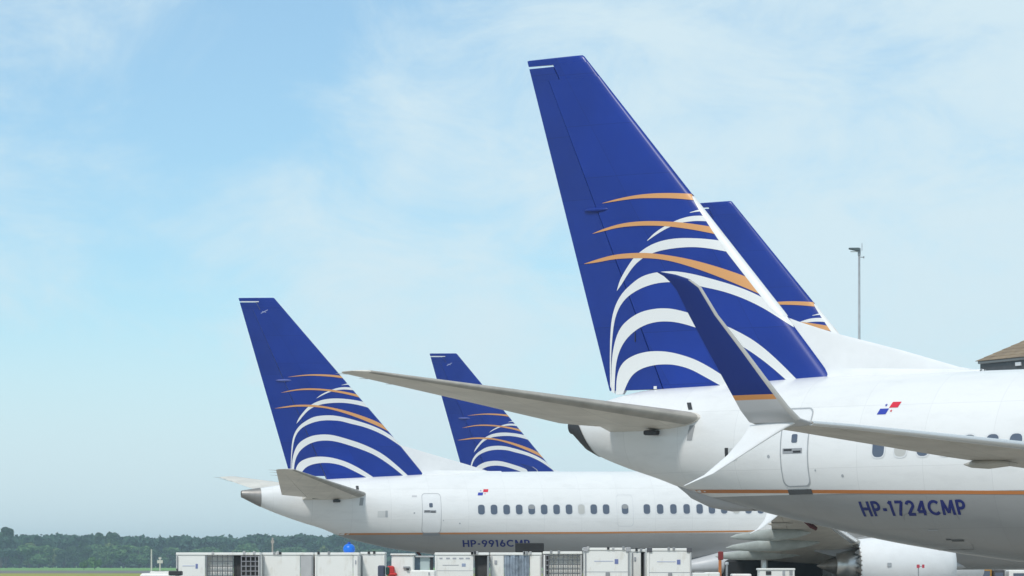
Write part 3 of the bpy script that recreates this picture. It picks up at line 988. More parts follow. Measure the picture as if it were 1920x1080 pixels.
    for k, u in enumerate(wu):
        Lo = rr_loop(u - .165, u + .165, 4.04 - .225, 4.04 + .225, .12, 3)
        Li = rr_loop(u - .135, u + .135, 4.04 - .195, 4.04 + .195, .10, 3)
        n_ = min(len(Lo), len(Li))
        fr = ring_patch(sp, 'window', Lo, Li, .006, M_FRAME, root) if len(Lo) == len(Li) else loop_fill(sp, 'window', Lo, .002, M_FRAME, root)
        pn = loop_fill(sp, 'pane', rr_loop(u - .136, u + .136, 4.04 - .196, 4.04 + .196, .10, 3), .004, M_SHADE if k in closed else M_GLASS, fr)
        if k % 7 == 4 and k not in closed:
            loop_fill(sp, 'blind', rr_loop(u - .12, u + .12, 4.04 + .02, 4.04 + .18, .06, 3), .0065, mat('half_blind', (.30, .31, .32), .6), fr)
    # service door
    if variant == 'NG':
        du0, du1, dz0, dz1 = 7.04, 7.74, 3.30, 4.88
    else:
        du0, du1, dz0, dz1 = 7.06, 7.82, 3.12, 4.70
    Lo = rr_loop(du0, du1, dz0, dz1, .14, 4)
    sc = .026 if variant == 'NG' else .016
    Li = rr_loop(du0 + sc, du1 - sc, dz0 + sc, dz1 - sc, .14 - sc * .5, 4)
    k = min(len(Lo), len(Li))
    door = rect_patch(sp, 'door', du0 + .03, du1 - .03, dz0 + .03, dz1 - .03, .003, M_WHITE, root, 4, 16)
    # outline
    cen = ((du0 + du1) / 2, (dz0 + dz1) / 2)
    Lin = [(cen[0] + (u - cen[0]) * (1 - 2 * sc / (du1 - du0)), cen[1] + (z - cen[1]) * (1 - 2 * sc / (dz1 - dz0))) for u, z in Lo]
    ring_patch(sp, 'door_seal', Lo, Lin, .008, M_SEAM if variant == 'NG' else mat('door_gap', (.42, .43, .45), .5), door)
    hz = 4.02 if variant == 'NG' else 3.98
    rect_patch(sp, 'handle_recess', du0 + .07, du0 + .55, hz - .055, hz + .05, .009, mat('handle_grey', (.33, .34, .36), .45), door, 4, 2)
    rect_patch(sp, 'handle', du0 + .10, du0 + .30, hz + .0, hz + .035, .014, M_DARK, door, 2, 1)
    rect_patch(sp, 'handle', du0 + .33, du0 + .52, hz - .04, hz + .0, .014, M_DARK, door, 2, 1)
    zw = hz + .24
    loop_fill(sp, 'door_window', rr_loop(du0 + .28, du0 + .42, zw - .08, zw + .09, .03, 3), .012, M_GLASS, door)
    rect_patch(sp, 'door_sill', du0 + .06, du1 - .02, z_s(7.4) - .055, z_s(7.4) + .045, .012, M_SILL if variant == 'NG' else mat('sill_grey', (.26, .27, .29), .5), door, 3, 2)
    # emergency exit outline
    if variant == 'MAX':
        Lo = rr_loop(14.93, 15.61, 3.36, 4.62, .12, 4)
        cen = (15.27, 3.99)
        Lin = [(cen[0] + (u - cen[0]) * .965, cen[1] + (z - cen[1]) * .98) for u, z in Lo]
        ring_patch(sp, 'exit_outline', Lo, Lin, .004, mat('faint_seam', (.62, .63, .65), .5), root)
    # flag: two offset parallelograms and two small stars
    fu, fz = (9.22, 4.66) if variant == 'NG' else (9.27, 4.58)
    k = 1.0
    def star(cu, cz, r_, mt):
        pts = []
        for i in range(10):
            rr = r_ if i % 2 == 0 else r_ * .42
            pts.append((cu + rr * math.sin(math.pi * i / 5), cz + rr * math.cos(math.pi * i / 5)))
        loop_fill(sp, 'flag_star', pts, .007, mt, root)
    fu += .03; fz += .03
    rect_patch(sp, 'flag_quarter', fu, fu + .20, fz, fz + .115, .006, M_FBLUE, root, 2, 2, .04)
    rect_patch(sp, 'flag_quarter', fu + .235, fu + .43, fz + .13, fz + .245, .006, M_FRED, root, 2, 2, .04)
    star(fu + .15, fz + .185, .034, M_FBLUE)
    star(fu + .305, fz + .065, .03, M_FRED)
    # tailplane trim plates, static ports and vents
    rz = -.07 if variant == 'MAX' else 0
    rect_patch(sp, 'trim_plate', 4.52, 4.63, 4.93 + rz, 5.08 + rz, .010, M_DARK, root, 1, 2, -.11 if variant == 'NG' else 0)
    rect_patch(sp, 'trim_plate', 4.60, 4.74, 4.30 + rz, 4.60 + rz, .008, mat('trim_grey', (.34, .35, .36), .5), root, 1, 3, .05)
    MB().box(3.58 - 15, 3.84 - 15, -1.16, -.90, 4.43 + rz, 4.53 + rz, .02).obj('hinge_block', M_DARK, root)
    if variant == 'MAX':
        MB().box(2.75 - 15, 3.15 - 15, -.98, -.70, 4.50, 4.57, .015).obj('hinge_block', M_DARK, root)
    vu = 5.62 if variant == 'NG' else 5.62
    vz = 3.86 if variant == 'NG' else 3.76
    rect_patch(sp, 'pressure_valve', vu, vu + .09, vz, vz + .26, .008, M_DARK if variant == 'NG' else M_SEAM, root, 1, 3)
    rect_patch(sp, 'valve_plate', vu - (.30 if variant == 'MAX' else -.09), vu + (.0 if variant == 'MAX' else .30), vz, vz + .25, .005, mat('plate_grey', (.62, .63, .63), .45), root, 2, 3)
    for (u, z, r_) in ((6.75, 3.92, .035), (8.55, 3.50, .03), (7.9, 3.62, .02)):
        loop_fill(sp, 'static_port', [(u + r_ * math.cos(R(30 * i)), z + r_ * math.sin(R(30 * i))) for i in range(12)], .006, M_SEAM, root)
    if variant == 'NG':
        rect_patch(sp, 'drain_slot', 10.62, 10.92, 2.19, 2.225, .008, M_SILL, root, 2, 1)
        rect_patch(sp, 'drain_slot', 10.50, 10.62, 2.215, 2.24, .008, M_SILL, root, 1, 1)
        rect_patch(sp, 'service_hatch', 10.20, 10.44, 2.40, 2.42, .006, M_SEAM, root, 1, 1)
        Lo = rr_loop(9.75, 11.05, 2.02, 2.74, .12, 4)
        Lin = [(10.4 + (u - 10.4) * .986, 2.38 + (z - 2.38) * .975) for u, z in Lo]
        ring_patch(sp, 'cargo_door_seam', Lo, Lin, .004, mat('belly_seam', (.24, .24, .245), .5), root)
        for z, u, a_, b_, mt in ((6.42, 2.74, .012, .20, M_DARK), (5.42, 3.24, .07, .06, M_BANDW)):
            MB().box(u - 15 - a_ / 2, u - 15 + a_ / 2, -fin_half(u, z) - .022, -fin_half(u, z) + .004, z, z + b_).obj('hinge_cover', mt, fin)
    else:
        rect_patch(sp, 'service_placard', 6.68, 6.88, 4.55, 4.62, .004, mat('placard_grey', (.55, .55, .57), .5), root, 1, 1)
    # tail bumper fairing and skid
    if variant == 'NG':
        V, F = [], []
        for u, dz_ in ((3.85, .02), (4.10, .16), (4.5, .22), (5.0, .17), (5.6, .02)):
            bt = section(sp, u)[1]
            for i in range(9):
                an = math.pi * i / 8
                V.append((u - 15, .34 * math.cos(an), bt + .12 - (dz_ + .12) * math.sin(an)))
        for i in range(4):
            for j in range(8):
                q = i * 9 + j
                F.append((q, q + 1, q + 10, q + 9))
        smooth_by_angle(mesh_obj('tail_bumper', V, F, mat('bumper_grey', (.44, .44, .45), .5), root), 40)
        MB().tube((6.62 - 15, 0, 2.75), (6.88 - 15, 0, 2.52), .05, .04, 8).tube((6.88 - 15, 0, 2.54), (6.99 - 15, 0, 2.48), .05, .04, 8).obj('tail_skid', mat('skid_red', (.10, .022, .022), .6), root)
    else:
        MB().tube((7.1 - 15, 0, 2.45), (7.3 - 15, 0, 2.22), .05, .05, 8).obj('tail_skid', mat('skid_red', (.20, .03, .03), .6), root)
    return root

build_jet('NG', 'nearest and largest white jet, numbered HP-1724CMP, with a tall blue tail', 0.393, 88.627, 34.144, 0.368, 0.06, 'HP-1724CMP')
build_jet('MAX', 'white jet with the number HP-9916CMP standing behind the row of baggage carts', -10.756, 165.644, -12.786, 0.35, -0.073, 'HP-9916CMP')
build_jet('MAX', 'farthest jet, only its banded blue tail showing above the body of the HP-9916CMP jet', -4.08, 210.77, -17.996, 0.35, 0.0, detail=False)
build_jet('NG', 'jet mostly hidden behind the HP-1724CMP jet, its blue fin edge and tip showing', 5.27, 123.21, 30.5, 0.35, 0.0, detail=False)

# ------------------------------------------------------------------ positions read at a given distance
def wx(px, Y): return (px - 960) * Y / F_PX
def wz(py, Y): return EYE + (HZ - py) * Y / F_PX

# ------------------------------------------------------------------ baggage carts
M_CART = mat('cart_white_panel', (.80, .79, .755), .5, var=.07, vscale=2.2)
def dirty_white():
    m = bpy.data.materials.new('cart_white_panel')
    m.use_nodes = True
    t = m.node_tree
    b = t.nodes['Principled BSDF']
    b.inputs['Roughness'].default_value = .5
    c = t.nodes.new('ShaderNodeTexCoord')
    mp_ = t.nodes.new('ShaderNodeMapping'); mp_.inputs['Scale'].default_value = (7, 7, 1.1)
    n_ = t.nodes.new('ShaderNodeTexNoise'); n_.inputs['Scale'].default_value = 1; n_.inputs['Detail'].default_value = 7; n_.inputs['Roughness'].default_value = .65
    n2_ = t.nodes.new('ShaderNodeTexNoise'); n2_.inputs['Scale'].default_value = 2.3; n2_.inputs['Detail'].default_value = 6
    r_ = t.nodes.new('ShaderNodeValToRGB')
    e_ = r_.color_ramp.elements
    e_[0].position = .27; e_[0].color = (.60, .55, .46, 1)
    e_[1].position = .47; e_[1].color = (.86, .85, .81, 1)
    mm = t.nodes.new('ShaderNodeMath'); mm.operation = 'ADD'; mm2 = t.nodes.new('ShaderNodeMath'); mm2.operation = 'MULTIPLY'; mm2.inputs[1].default_value = .5
    t.links.new(c.outputs['Object'], mp_.inputs['Vector']); t.links.new(mp_.outputs['Vector'], n_.inputs['Vector']); t.links.new(c.outputs['Object'], n2_.inputs['Vector'])
    t.links.new(n_.outputs['Fac'], mm.inputs[0]); t.links.new(n2_.outputs['Fac'], mm.inputs[1]); t.links.new(mm.outputs[0], mm2.inputs[0])
    t.links.new(mm2.outputs[0], r_.inputs['Fac']); t.links.new(r_.outputs['Color'], b.inputs['Base Color'])
    return m
M_CART = dirty_white()
M_CART2 = mat('cart_grey_and_shaded_end', (.50, .50, .50), .5, var=.14, vscale=2.2)
M_CFRAME = mat('cart_frame_grey', (.30, .31, .32), .5)
M_TARP = mat('cart_curtain', (.30, .36, .43), .55, var=.45, vscale=4, bump=.6, bscale=5)
M_TARP_SHADE = mat('cart_tarp_and_bay_shade', (.055, .053, .052), .7, var=.4, vscale=3)
M_NET = mat('cart_net_webbing', (.13, .14, .15), .7)
M_LOGO = mat('cart_print_blue', (.17, .21, .42), .5)
M_PRINTG = mat('cart_print_grey', (.40, .41, .44), .5)
M_CHASSIS = mat('cart_chassis', (.10, .10, .095), .6, var=.3)
def cart(label, segs, ytop, Y=108.0, depth=1.45, name='baggage_cart', lip=0.0, bottom=None):
    """segs: list of (px0, px1, kind) across the side facing the camera"""
    x0, x1 = wx(segs[0][0], Y), wx(segs[-1][1], Y)
    zt = wz(ytop, Y)
    cx = (x0 + x1) / 2
    root = thing(name, label, 'baggage cart', (cx, Y, 0), (0, 0, 0), 'baggage carts lined up in front of the jets')
    zb = .52
    L_, Rr = x0 - cx, x1 - cx
    MB().box(L_, Rr, 0, depth, zb - .14, zb, .01).obj('chassis', M_CHASSIS, root)
    for sx in (L_ + .28, Rr - .28):
        for y in (.12, depth - .12):
            MB().lathe([(-.07, .14), (-.06, .19), (.06, .19), (.07, .14)], (sx, y, .19), 'y', 14).obj('wheel', M_BLACK, root, True)
    MB().tube((Rr, depth / 2, .36), (Rr + .32, depth / 2, .33), .03).obj('drawbar', M_CFRAME, root)
    MB().box(L_ - lip, Rr + lip, -.03, depth + .03, zt - .07, zt, .012).obj('roof', M_CART, root)
    for (p0, p1, kind) in segs:
        a, b_ = wx(p0, Y) - cx, wx(p1, Y) - cx
        a += .006; b_ -= .006
        if kind in ('panel', 'logo', 'text', 'grey', 'latch', 'logoL'):
            mt = M_CART2 if kind == 'grey' else M_CART  # grey kind: shade on a white cart's end put into the panel colour
            pn = MB().box(a, b_, -.01, .02, zb, zt - .072, .006).obj('side_panel', mt, root)
            w_ = b_ - a
            if kind in ('logo', 'logoL'):
                lz = zt - .36
                MB().box(a + w_ * .22, a + w_ * .64, -.016, -.011, lz + .01, lz + .03).obj('print', mat('cart_print_pale', (.52, .55, .68), .5), pn)
                MB().box(a + w_ * .67, a + w_ * .75, -.016, -.011, lz - .05, lz + .07).obj('print', M_LOGO, pn)
                if kind == 'logo':
                    MB().box(a + w_ * .47, a + w_ * .56, -.05, -.012, zt - .80, zt - .62, .01).obj('latch', M_CFRAME, pn)
                MB().box(a + .01, b_ - .01, -.014, -.0105, zt - .62, zt - .605).obj('panel_seam', M_PRINTG, pn)
            if kind == 'text':
                for i in range(5):
                    MB().box(a + w_ * (.12 + .17 * i), a + w_ * (.12 + .17 * i) + w_ * rnd.uniform(.06, .13), -.016, -.011, zt - .17, zt - .13).obj('print', M_PRINTG, pn)
                MB().box(a + w_ * .20, a + w_ * .62, -.016, -.011, zt - .33, zt - .315).obj('print', M_PRINTG, pn)
                MB().box(a + w_ * .70, a + w_ * .80, -.016, -.011, zt - .36, zt - .28).obj('print', mat('print_blue_grey', (.32, .38, .52), .5), pn)
                MB().box(a + .01, b_ - .01, -.014, -.0105, zt - .47, zt - .46).obj('panel_seam', M_PRINTG, pn)
            if kind == 'latch':
                MB().box(a + w_ * .3, a + w_ * .5, -.03, -.011, zt - .30, zt - .2, .006).obj('latch', M_PRINTG, pn)
        elif kind == 'net':
            mb = MB()
            k = max(2, int((b_ - a) / .11))
            for i in range(k + 1):
                x = a + (b_ - a) * i / k
                mb.box(x - .013, x + .013, -.006, .006, zb, zt - .072)
            k2 = int((zt - zb) / .12)
            for i in range(k2):
                z = zb + .08 + (zt - zb - .18) * i / (k2 - 1)
                mb.box(a, b_, -.013, -.007, z - .013, z + .013)
            mb.obj('net', M_NET, root)
            MB().box(a, b_, .14, .17, zb, zt - .072).obj('liner', M_CART, root)
        elif kind == 'darknet':
            MB().box(a, b_, .10, .13, zb, zt - .072).obj('tarp_and_bay_shade', M_TARP_SHADE, root)
            mb = MB()
            k = max(2, int((b_ - a) / .11))
            for i in range(k + 1):
                x = a + (b_ - a) * i / k
                mb.box(x - .012, x + .012, -.006, .006, zb, zt - .072)
            for i in range(12):
                z = zb + .08 + (zt - zb - .18) * i / 11
                mb.box(a, b_, -.013, -.007, z - .012, z + .012)
            mb.obj('net', mat('pale_net', (.27, .27, .29), .7), root)
        elif kind == 'curtain':
            V, F = [], []
            k = 40
            for i in range(k + 1):
                x = a + (b_ - a) * i / k
                for z, am in ((zb, 1.3), (zb + .6, 1.0), (zt - .072, .35)):
                    V.append((x, -.01 + .035 * am * math.sin(i * 1.35 + z) + .02 * math.sin(i * .5 + 2 * z), z))
            for i in range(k):
                for j in range(2):
                    q = i * 3 + j
                    F.append((q, q + 3, q + 4, q + 1))
            mesh_obj('curtain', V, F, M_TARP, root, True)
        elif kind == 'dark':
            MB().box(a, b_, .16, .19, zb, zt - .072).obj('tarp_and_bay_shade', M_TARP_SHADE, root)  # dark sheet paints the shade inside an open bay
        elif kind == 'post':
            MB().box(a, b_, -.02, .05, zb, zt - .072, .005).obj('post', M_CFRAME, root)
    # small fittings along the roof edge and straps down the corners
    for i in range(rnd.randint(2, 4)):
        x = rnd.uniform(L_ + .1, Rr - .1)
        MB().box(x - .03, x + .03, -.05, .02, zt - .05, zt + rnd.uniform(.015, .04), .004).obj('roof_fitting', rnd.choice((M_CFRAME, M_DARK, M_CART2)), root)
    for x in (L_ + .02, Rr - .05):
        MB().box(x, x + .035, -.035, -.008, zb, zt - .09, .004).obj('corner_post', rnd.choice((M_CART2, M_CFRAME, M_CART)), root)
    # end walls
    for x in (L_ + .004, Rr - .024):
        MB().box(x, x + .02, .03, depth - .01, zb, zt - .074).obj('end_wall', M_CART, root)
    return root
cart('white cart with a blue mark and a netted bay, leftmost in the row', [(330, 385, 'logoL'), (385, 388, 'post'), (388, 437, 'net'), (437, 452, 'dark'), (452, 488, 'darknet')], 1036, 107)
cart('plain white closed cart with its shaded end painted grey, right of the leftmost netted cart', [(492, 563, 'panel'), (563, 588, 'grey')], 1036, 108)
cart('plain white closed cart with the blue rounded tank on its roof', [(590, 662, 'panel'), (662, 674, 'latch')], 1036, 108)
cart('short plain white cart just left of the white tractor with the red seat', [(676, 722, 'panel')], 1035, 109)
cart('white cart with lines of small grey print and a dark open bay', [(815, 888, 'text'), (888, 890, 'post'), (890, 917, 'dark')], 1036, 107)
cart('white cart with blue grey curtains between two white panels, black box on its roof', [(919, 945, 'latch'), (945, 993, 'curtain'), (993, 1016, 'panel')], 1036, 108)
cart('wide netted cage cart with a white roof bar, between curtained cart and tall container', [(1018, 1029, 'darknet'), (1029, 1092, 'net')], 1034, 107.5)
cart('tall white container cart with grey corner fittings and a blue mark, beside the netted cage', [(1095, 1181, 'logo')], 1027, 106, lip=.02)
cart('narrow white cart end squeezed between the two tall white containers', [(1183, 1202, 'latch'), (1202, 1211, 'dark')], 1030, 108.5)
cart('tall white container cart with dark top corners, rightmost in the row', [(1213, 1297, 'logo')], 1028, 106)
for o in list(COL.objects):      # corner fittings on the two tall containers
    if o.name.startswith('baggage_cart') and ('grey corner' in o['label'] or 'dark top' in o['label']):
        ws = [c for c in o.children if c.name.startswith('roof')][0]
        xs = [v.co.x for v in ws.data.vertices]; zt = max(v.co.z for v in ws.data.vertices)
        mt = mat('corner_dark', (.10, .10, .11), .5) if 'dark top' in o['label'] else mat('corner_grey', (.42, .42, .43), .5)
        for sx in (min(xs), max(xs) - .13):
            MB().box(sx, sx + .13, -.045, .05, zt - .10, zt + .012, .008).obj('corner_fitting', mt, o)

tag(MB().box(wx(966, 108), wx(1020, 108), 108.2, 108.9, wz(1035.5, 108), wz(1018, 108), .02).obj('black_box', mat('black_case', (.012, .012, .013), .6)), 'black box lying on the roof of the cart with blue grey curtains', 'box')
Yb = 108.5
zb = wz(1036, 108)
o = thing('blue_tank', 'round bright blue tank standing on a white cart roof', 'tank', (wx(654, Yb), Yb + .2, zb))
MB().lathe([(0, .12), (.02, .14), (.07, .158), (.13, .155), (.185, .125), (.22, .075), (.235, .03)], (0, 0, 0), 'z', 20).obj('shell', mat('bright_blue_plastic', (.008, .17, .72), .35, var=.1), o, True)
MB().lathe([(0, .045), (.035, .04), (.05, .025)], (0, 0, .225), 'z', 12).obj('cap', mat('blue_cap', (.02, .08, .40), .4), o, True)

# ------------------------------------------------------------------ tractor with red seat
Yt = 105.0
o = thing('baggage_tractor', 'white baggage tractor with a red seat between the white carts', 'tractor', (wx(770, Yt), Yt, 0))
def tx(px): return wx(px, Yt) - wx(770, Yt)
def tz(py): return wz(py, Yt)
MB().box(tx(722), tx(818), 0, 1.3, .25, .85, .04).obj('body', M_CART, o)
MB().box(tx(768), tx(816), -.03, 1.2, .85, tz(1069), .03).obj('hood', M_CART, o)
MB().box(tx(734), tx(776), .0, 1.2, .85, tz(1041), .03).obj('cab', M_CART, o)
MB().box(tx(732), tx(778), -.04, 1.24, tz(1041), tz(1038), .01).obj('roof', M_CART, o)
MB().box(tx(777), tx(787), .3, .34, tz(1069), tz(1042), .0).obj('windscreen', mat('tinted_glass', (.10, .15, .20), .15), o)
MB().box(tx(787.5), tx(805), .28, .33, tz(1069), tz(1045), .0).obj('windscreen', mat('pale_glass', (.42, .50, .50), .15), o)
MB().box(tx(806), tx(812), .25, .32, tz(1069), tz(1045), .0).obj('post', M_DARK, o)
MB().box(tx(776), tx(813), .2, .5, tz(1045), tz(1042), .01).obj('visor', M_CART2, o)
MB().box(tx(756), tx(769), -.05, .0, tz(1066), tz(1062), .006).obj('mirror', M_CFRAME, o)
MB().box(tx(762), tx(767), -.06, .0, tz(1069), tz(1065), .004).obj('handle', M_DARK, o)
seat = MB().box(tx(726), tx(745), -.35, .1, tz(1080), tz(1074), .03).obj('seat', mat('red_vinyl', (.55, .03, .03), .45), o)
V_ = MB().box(tx(728), tx(741), -.33, .08, tz(1076), tz(1061), .03)
V_.V = [(x + (z - tz(1076)) * -.12, y, z) for x, y, z in V_.V]
V_.obj('seat_back', MATS['red_vinyl'], o)
MB().box(tx(724), tx(731), -.36, .05, tz(1078), tz(1063), .02).obj('seat_shell', mat('dark_green_plastic', (.01, .05, .035), .5), o)
MB().box(tx(709), tx(722), -.30, .2, tz(1082), tz(1060), .03).obj('backboard', mat('slate_plastic', (.07, .08, .12), .5), o)
MB().box(tx(700), tx(724), -.2, .9, .3, .75, .03).obj('rear_deck', M_CFRAME, o)
for px in (735, 800):
    for y in (.1, 1.2):
        MB().lathe([(-.1, .2), (-.09, .29), (.09, .29), (.1, .2)], (tx(px), y, .29), 'y', 18).obj('wheel', M_BLACK, o, True)
MB().box(tx(803), tx(806), -.05, -.03, tz(1078), tz(1073), .0).obj('badge', M_PRINTG, o)

# low white vehicle at the left edge of the carts
Yt = 104.0
o = thing('baggage_tractor', 'low white tractor with only its flat hood showing left of the carts', 'tractor', (wx(298, Yt), Yt, 0))
def tx(px): return wx(px, Yt) - wx(298, Yt)
def tz(py): return wz(py, Yt)
MB().box(tx(262), tx(332), 0, 1.3, .25, tz(1075), .05).obj('body', M_CART, o)
MB().box(tx(280), tx(328), .1, 1.1, tz(1075), tz(1071.5), .02).obj('hood', M_CART, o)
MB().box(tx(316), tx(340), -.02, .5, tz(1079), tz(1070.5), .02).obj('seat_back', M_DARK, o)
MB().box(tx(288), tx(306), .2, .6, tz(1072), tz(1070.8), .005).obj('grille', M_DARK, o)
MB().tube((tx(331), .3, tz(1080)), (tx(330), .3, tz(1066)), .018).obj('steering_post', M_DARK, o)
for px in (275, 320):
    for y in (.1, 1.2):
        MB().lathe([(-.1, .2), (-.09, .29), (.09, .29), (.1, .2)], (tx(px), y, .29), 'y', 18).obj('wheel', M_BLACK, o, True)

# equipment under the second jet's wing
Yt = 135.0
o = thing('service_cart', 'small white service cart with dark fittings under the far jet engine', 'service cart', (wx(1457, Yt), Yt, 0))
def tx(px): return wx(px, Yt) - wx(1457, Yt)
def tz(py): return wz(py, Yt)
MB().box(tx(1424), tx(1490), 0, 1.2, .35, tz(1068), .02).obj('body', M_CART, o)
MB().box(tx(1422), tx(1491), -.03, 1.2, tz(1069), tz(1065.5), .01).obj('lid', M_CART, o)
MB().box(tx(1436), tx(1446), -.02, -.001, tz(1078), tz(1071), .004).obj('gauge', M_DARK, o)
MB().box(tx(1467), tx(1472), -.02, -.001, tz(1079), tz(1070), .004).obj('gauge', M_PRINTG, o)
MB().box(tx(1480), tx(1486), -.02, -.001, tz(1079), tz(1069), .004).obj('post', M_CFRAME, o)
for px in (1434, 1480):
    for y in (.1, 1.1):
        MB().lathe([(-.08, .2), (.08, .2)], (tx(px), y, .2), 'y', 14).obj('wheel', M_BLACK, o)
o = thing('belt_loader', 'belt loader under the far jet wing with an orange post and grey lamp stalk', 'belt loader', (wx(1370, Yt), Yt + 1, 0))
def tx(px): return wx(px, Yt + 1) - wx(1370, Yt + 1)
def tz(py): return wz(py, Yt + 1)
MB().box(tx(1326), tx(1353), 0, 1.3, .3, tz(1073), .03).obj('hood', M_CART, o)
MB().box(tx(1376), tx(1412), 0, 1.3, .3, tz(1076), .03).obj('body', M_CART, o)
MB().box(tx(1346), tx(1420), .1, 1.2, .25, .8, .03).obj('chassis', M_CHASSIS, o)
MB().box(tx(1351), tx(1356.5), .2, .3, .6, tz(1040), .01).obj('post', mat('safety_orange', (.50, .17, .05), .5), o)
MB().box(tx(1350), tx(1360), .18, .32, tz(1050), tz(1034), .02).obj('beacon', mat('dark_red', (.22, .03, .03), .4), o)
MB().tube((tx(1366), .1, .6), (tx(1366), .1, tz(1057)), .035).obj('stalk', M_CFRAME, o)
MB().lathe([(0, .03), (.03, .06), (.09, .06), (.11, .03)], (tx(1366), .1, tz(1060)), 'z', 12).obj('lamp', mat('grey_lens', (.5, .52, .54), .2), o)
mb = MB()
V_ = MB().box(-1.6, 1.2, .35, .95, -.06, .06, .02)
V_.V = [(x, y, z + 1.15 + x * .16) for x, y, z in V_.V]
V_.obj('conveyor', M_DARK, o)
for px in (1340, 1400):
    for y in (.1, 1.2):
        MB().lathe([(-.1, .2), (-.09, .27), (.09, .27), (.1, .2)], (tx(px), y, .27), 'y', 16).obj('wheel', M_BLACK, o, True)
Yt = 134.0
o = thing('dolly', 'low white dolly frame just right of the rightmost tall container', 'dolly', (wx(1315, Yt), Yt, 0))
def tx(px): return wx(px, Yt) - wx(1315, Yt)
def tz(py): return wz(py, Yt)
MB().box(tx(1300), tx(1330), 0, 1.2, .4, tz(1074), .02).obj('deck', M_CART, o)
MB().box(tx(1302), tx(1320), .02, .1, tz(1075), tz(1072), .01).obj('handrail', M_CFRAME, o)
for px in (1306, 1324):
    MB().lathe([(-.08, .2), (.08, .2)], (tx(px), .2, .2), 'y', 14).obj('wheel', M_BLACK, o)

# twin red marker in front of the engine
Yt = 140.0
o = thing('marker_post', 'thin post with two small red plates in front of the engine cowling', 'marker', (wx(1722, Yt), Yt, 0))
MB().tube((0, 0, 0), (0, 0, wz(1064, Yt)), .02).obj('post', M_CFRAME, o)
MB().box(-.06, .04, -.03, -.01, wz(1065, Yt), wz(1058.5, Yt)).obj('plate', mat('plate_red', (.50, .06, .09), .5), o)
MB().box(.12, .20, -.03, -.01, wz(1065, Yt), wz(1058.5, Yt)).obj('plate', MATS['plate_red'], o)
MB().tube((0, 0, wz(1062, Yt)), (.16, 0, wz(1062, Yt)), .012).obj('crossbar', M_CFRAME, o)
MB().lathe([(0, .2), (.05, .2)], (0, 0, 0), 'z', 14).obj('base', M_CFRAME, o)

# vehicles beyond the second jet, seen under its belly at the right edge
def van(name, label, cat, px0, px1, ytop, Y, body, cabin=True, group=None):
    w_ = wx(px1, Y) - wx(px0, Y)
    o = thing(name, label, cat, ((wx(px0, Y) + wx(px1, Y)) / 2, Y, 0), group=group)
    zt = wz(ytop, Y)
    MB().box(-w_ / 2, w_ / 2, 0, 1.9, .35, zt, .06).obj('body', body, o)
    k = max(1, int(w_ / .9))
    for i in range(k):
        a = -w_ / 2 + w_ * (i + .15) / k
        MB().box(a, a + w_ * .7 / k, -.02, -.002, zt * .62, zt * .88, .005).obj('window', M_GLASS, o)
    for x in (-w_ * .32, w_ * .32):
        for y in (.1, 1.75):
            MB().lathe([(-.1, .2), (-.09, .32), (.09, .32), (.1, .2)], (x, y, .32), 'y', 16).obj('wheel', M_BLACK, o, True)
    return o
Yv = 235.0
van('service_van', 'white van end standing beyond the engine of the far jet', 'van', 1778, 1791, 1064, Yv, M_CART)
van('service_truck', 'dark blue truck with pale stripes parked beyond the far jet', 'truck', 1793, 1824, 1063, Yv + 2, mat('truck_navy', (.03, .06, .14), .5, var=.3))
van('yellow_loader', 'yellow loader parked beyond the far jet, right of the blue truck', 'loader', 1836, 1860, 1064, Yv, mat('loader_yellow', (.55, .27, .03), .5, var=.2))
van('service_van', 'white van at the right edge beyond the far jet', 'van', 1892, 1945, 1069, Yv, M_CART)
van('pushback_tug', 'small black and white tug between the yellow loader and the rightmost van', 'tug', 1863, 1884, 1068, Yv, mat('tug_dark', (.08, .08, .085), .5, var=.3))

# ------------------------------------------------------------------ floodlight mast
Yl = 300.0
M_GALV = mat('galvanised_steel', (.33, .36, .38), .5, metal=.3, var=.15)
o = thing('floodlight_mast', 'tall slim grey floodlight mast behind the nearest jet', 'lamp post', (wx(1611, Yl), Yl, 0))
zt = wz(478, Yl)
MB().tube((0, 0, 0), (0, 0, zt), .13, .075, 12).obj('mast', M_GALV, o, True)
MB().lathe([(0, .35), (.12, .35), (.14, .2)], (0, 0, 0), 'z', 14).obj('base_plate', M_GALV, o)
mb = MB()
V_ = MB().box(-.75, .02, -.25, .25, -.14, .14, .04)
V_.V = [(x, y, z * (0.35 + .65 * (x + .75) / .77) + (x) * -.10) for x, y, z in V_.V]
lamp = mesh_obj('lamp_head', [(x, y, z + zt + .38) for x, y, z in V_.V], V_.F, mat('lamp_housing', (.09, .12, .125), .5), o)
MB().box(-.62, -.08, -.2, .2, zt + .22, zt + .25).obj('lens', mat('lamp_lens', (.3, .34, .36), .2), lamp)
MB().box(-.10, .10, -.10, .10, zt - .05, zt + .5, .02).obj('bracket', M_GALV, o)
MB().tube((0, 0, zt - .15), (.36, 0, zt - .17), .03).obj('arm', M_GALV, o)
MB().box(.27, .37, -.05, .05, zt - .24, zt - .10).obj('camera_box', M_GALV, o)
MB().tube((.2, 0, zt + .3), (.2, 0, zt + .85), .02).obj('antenna', M_GALV, o)

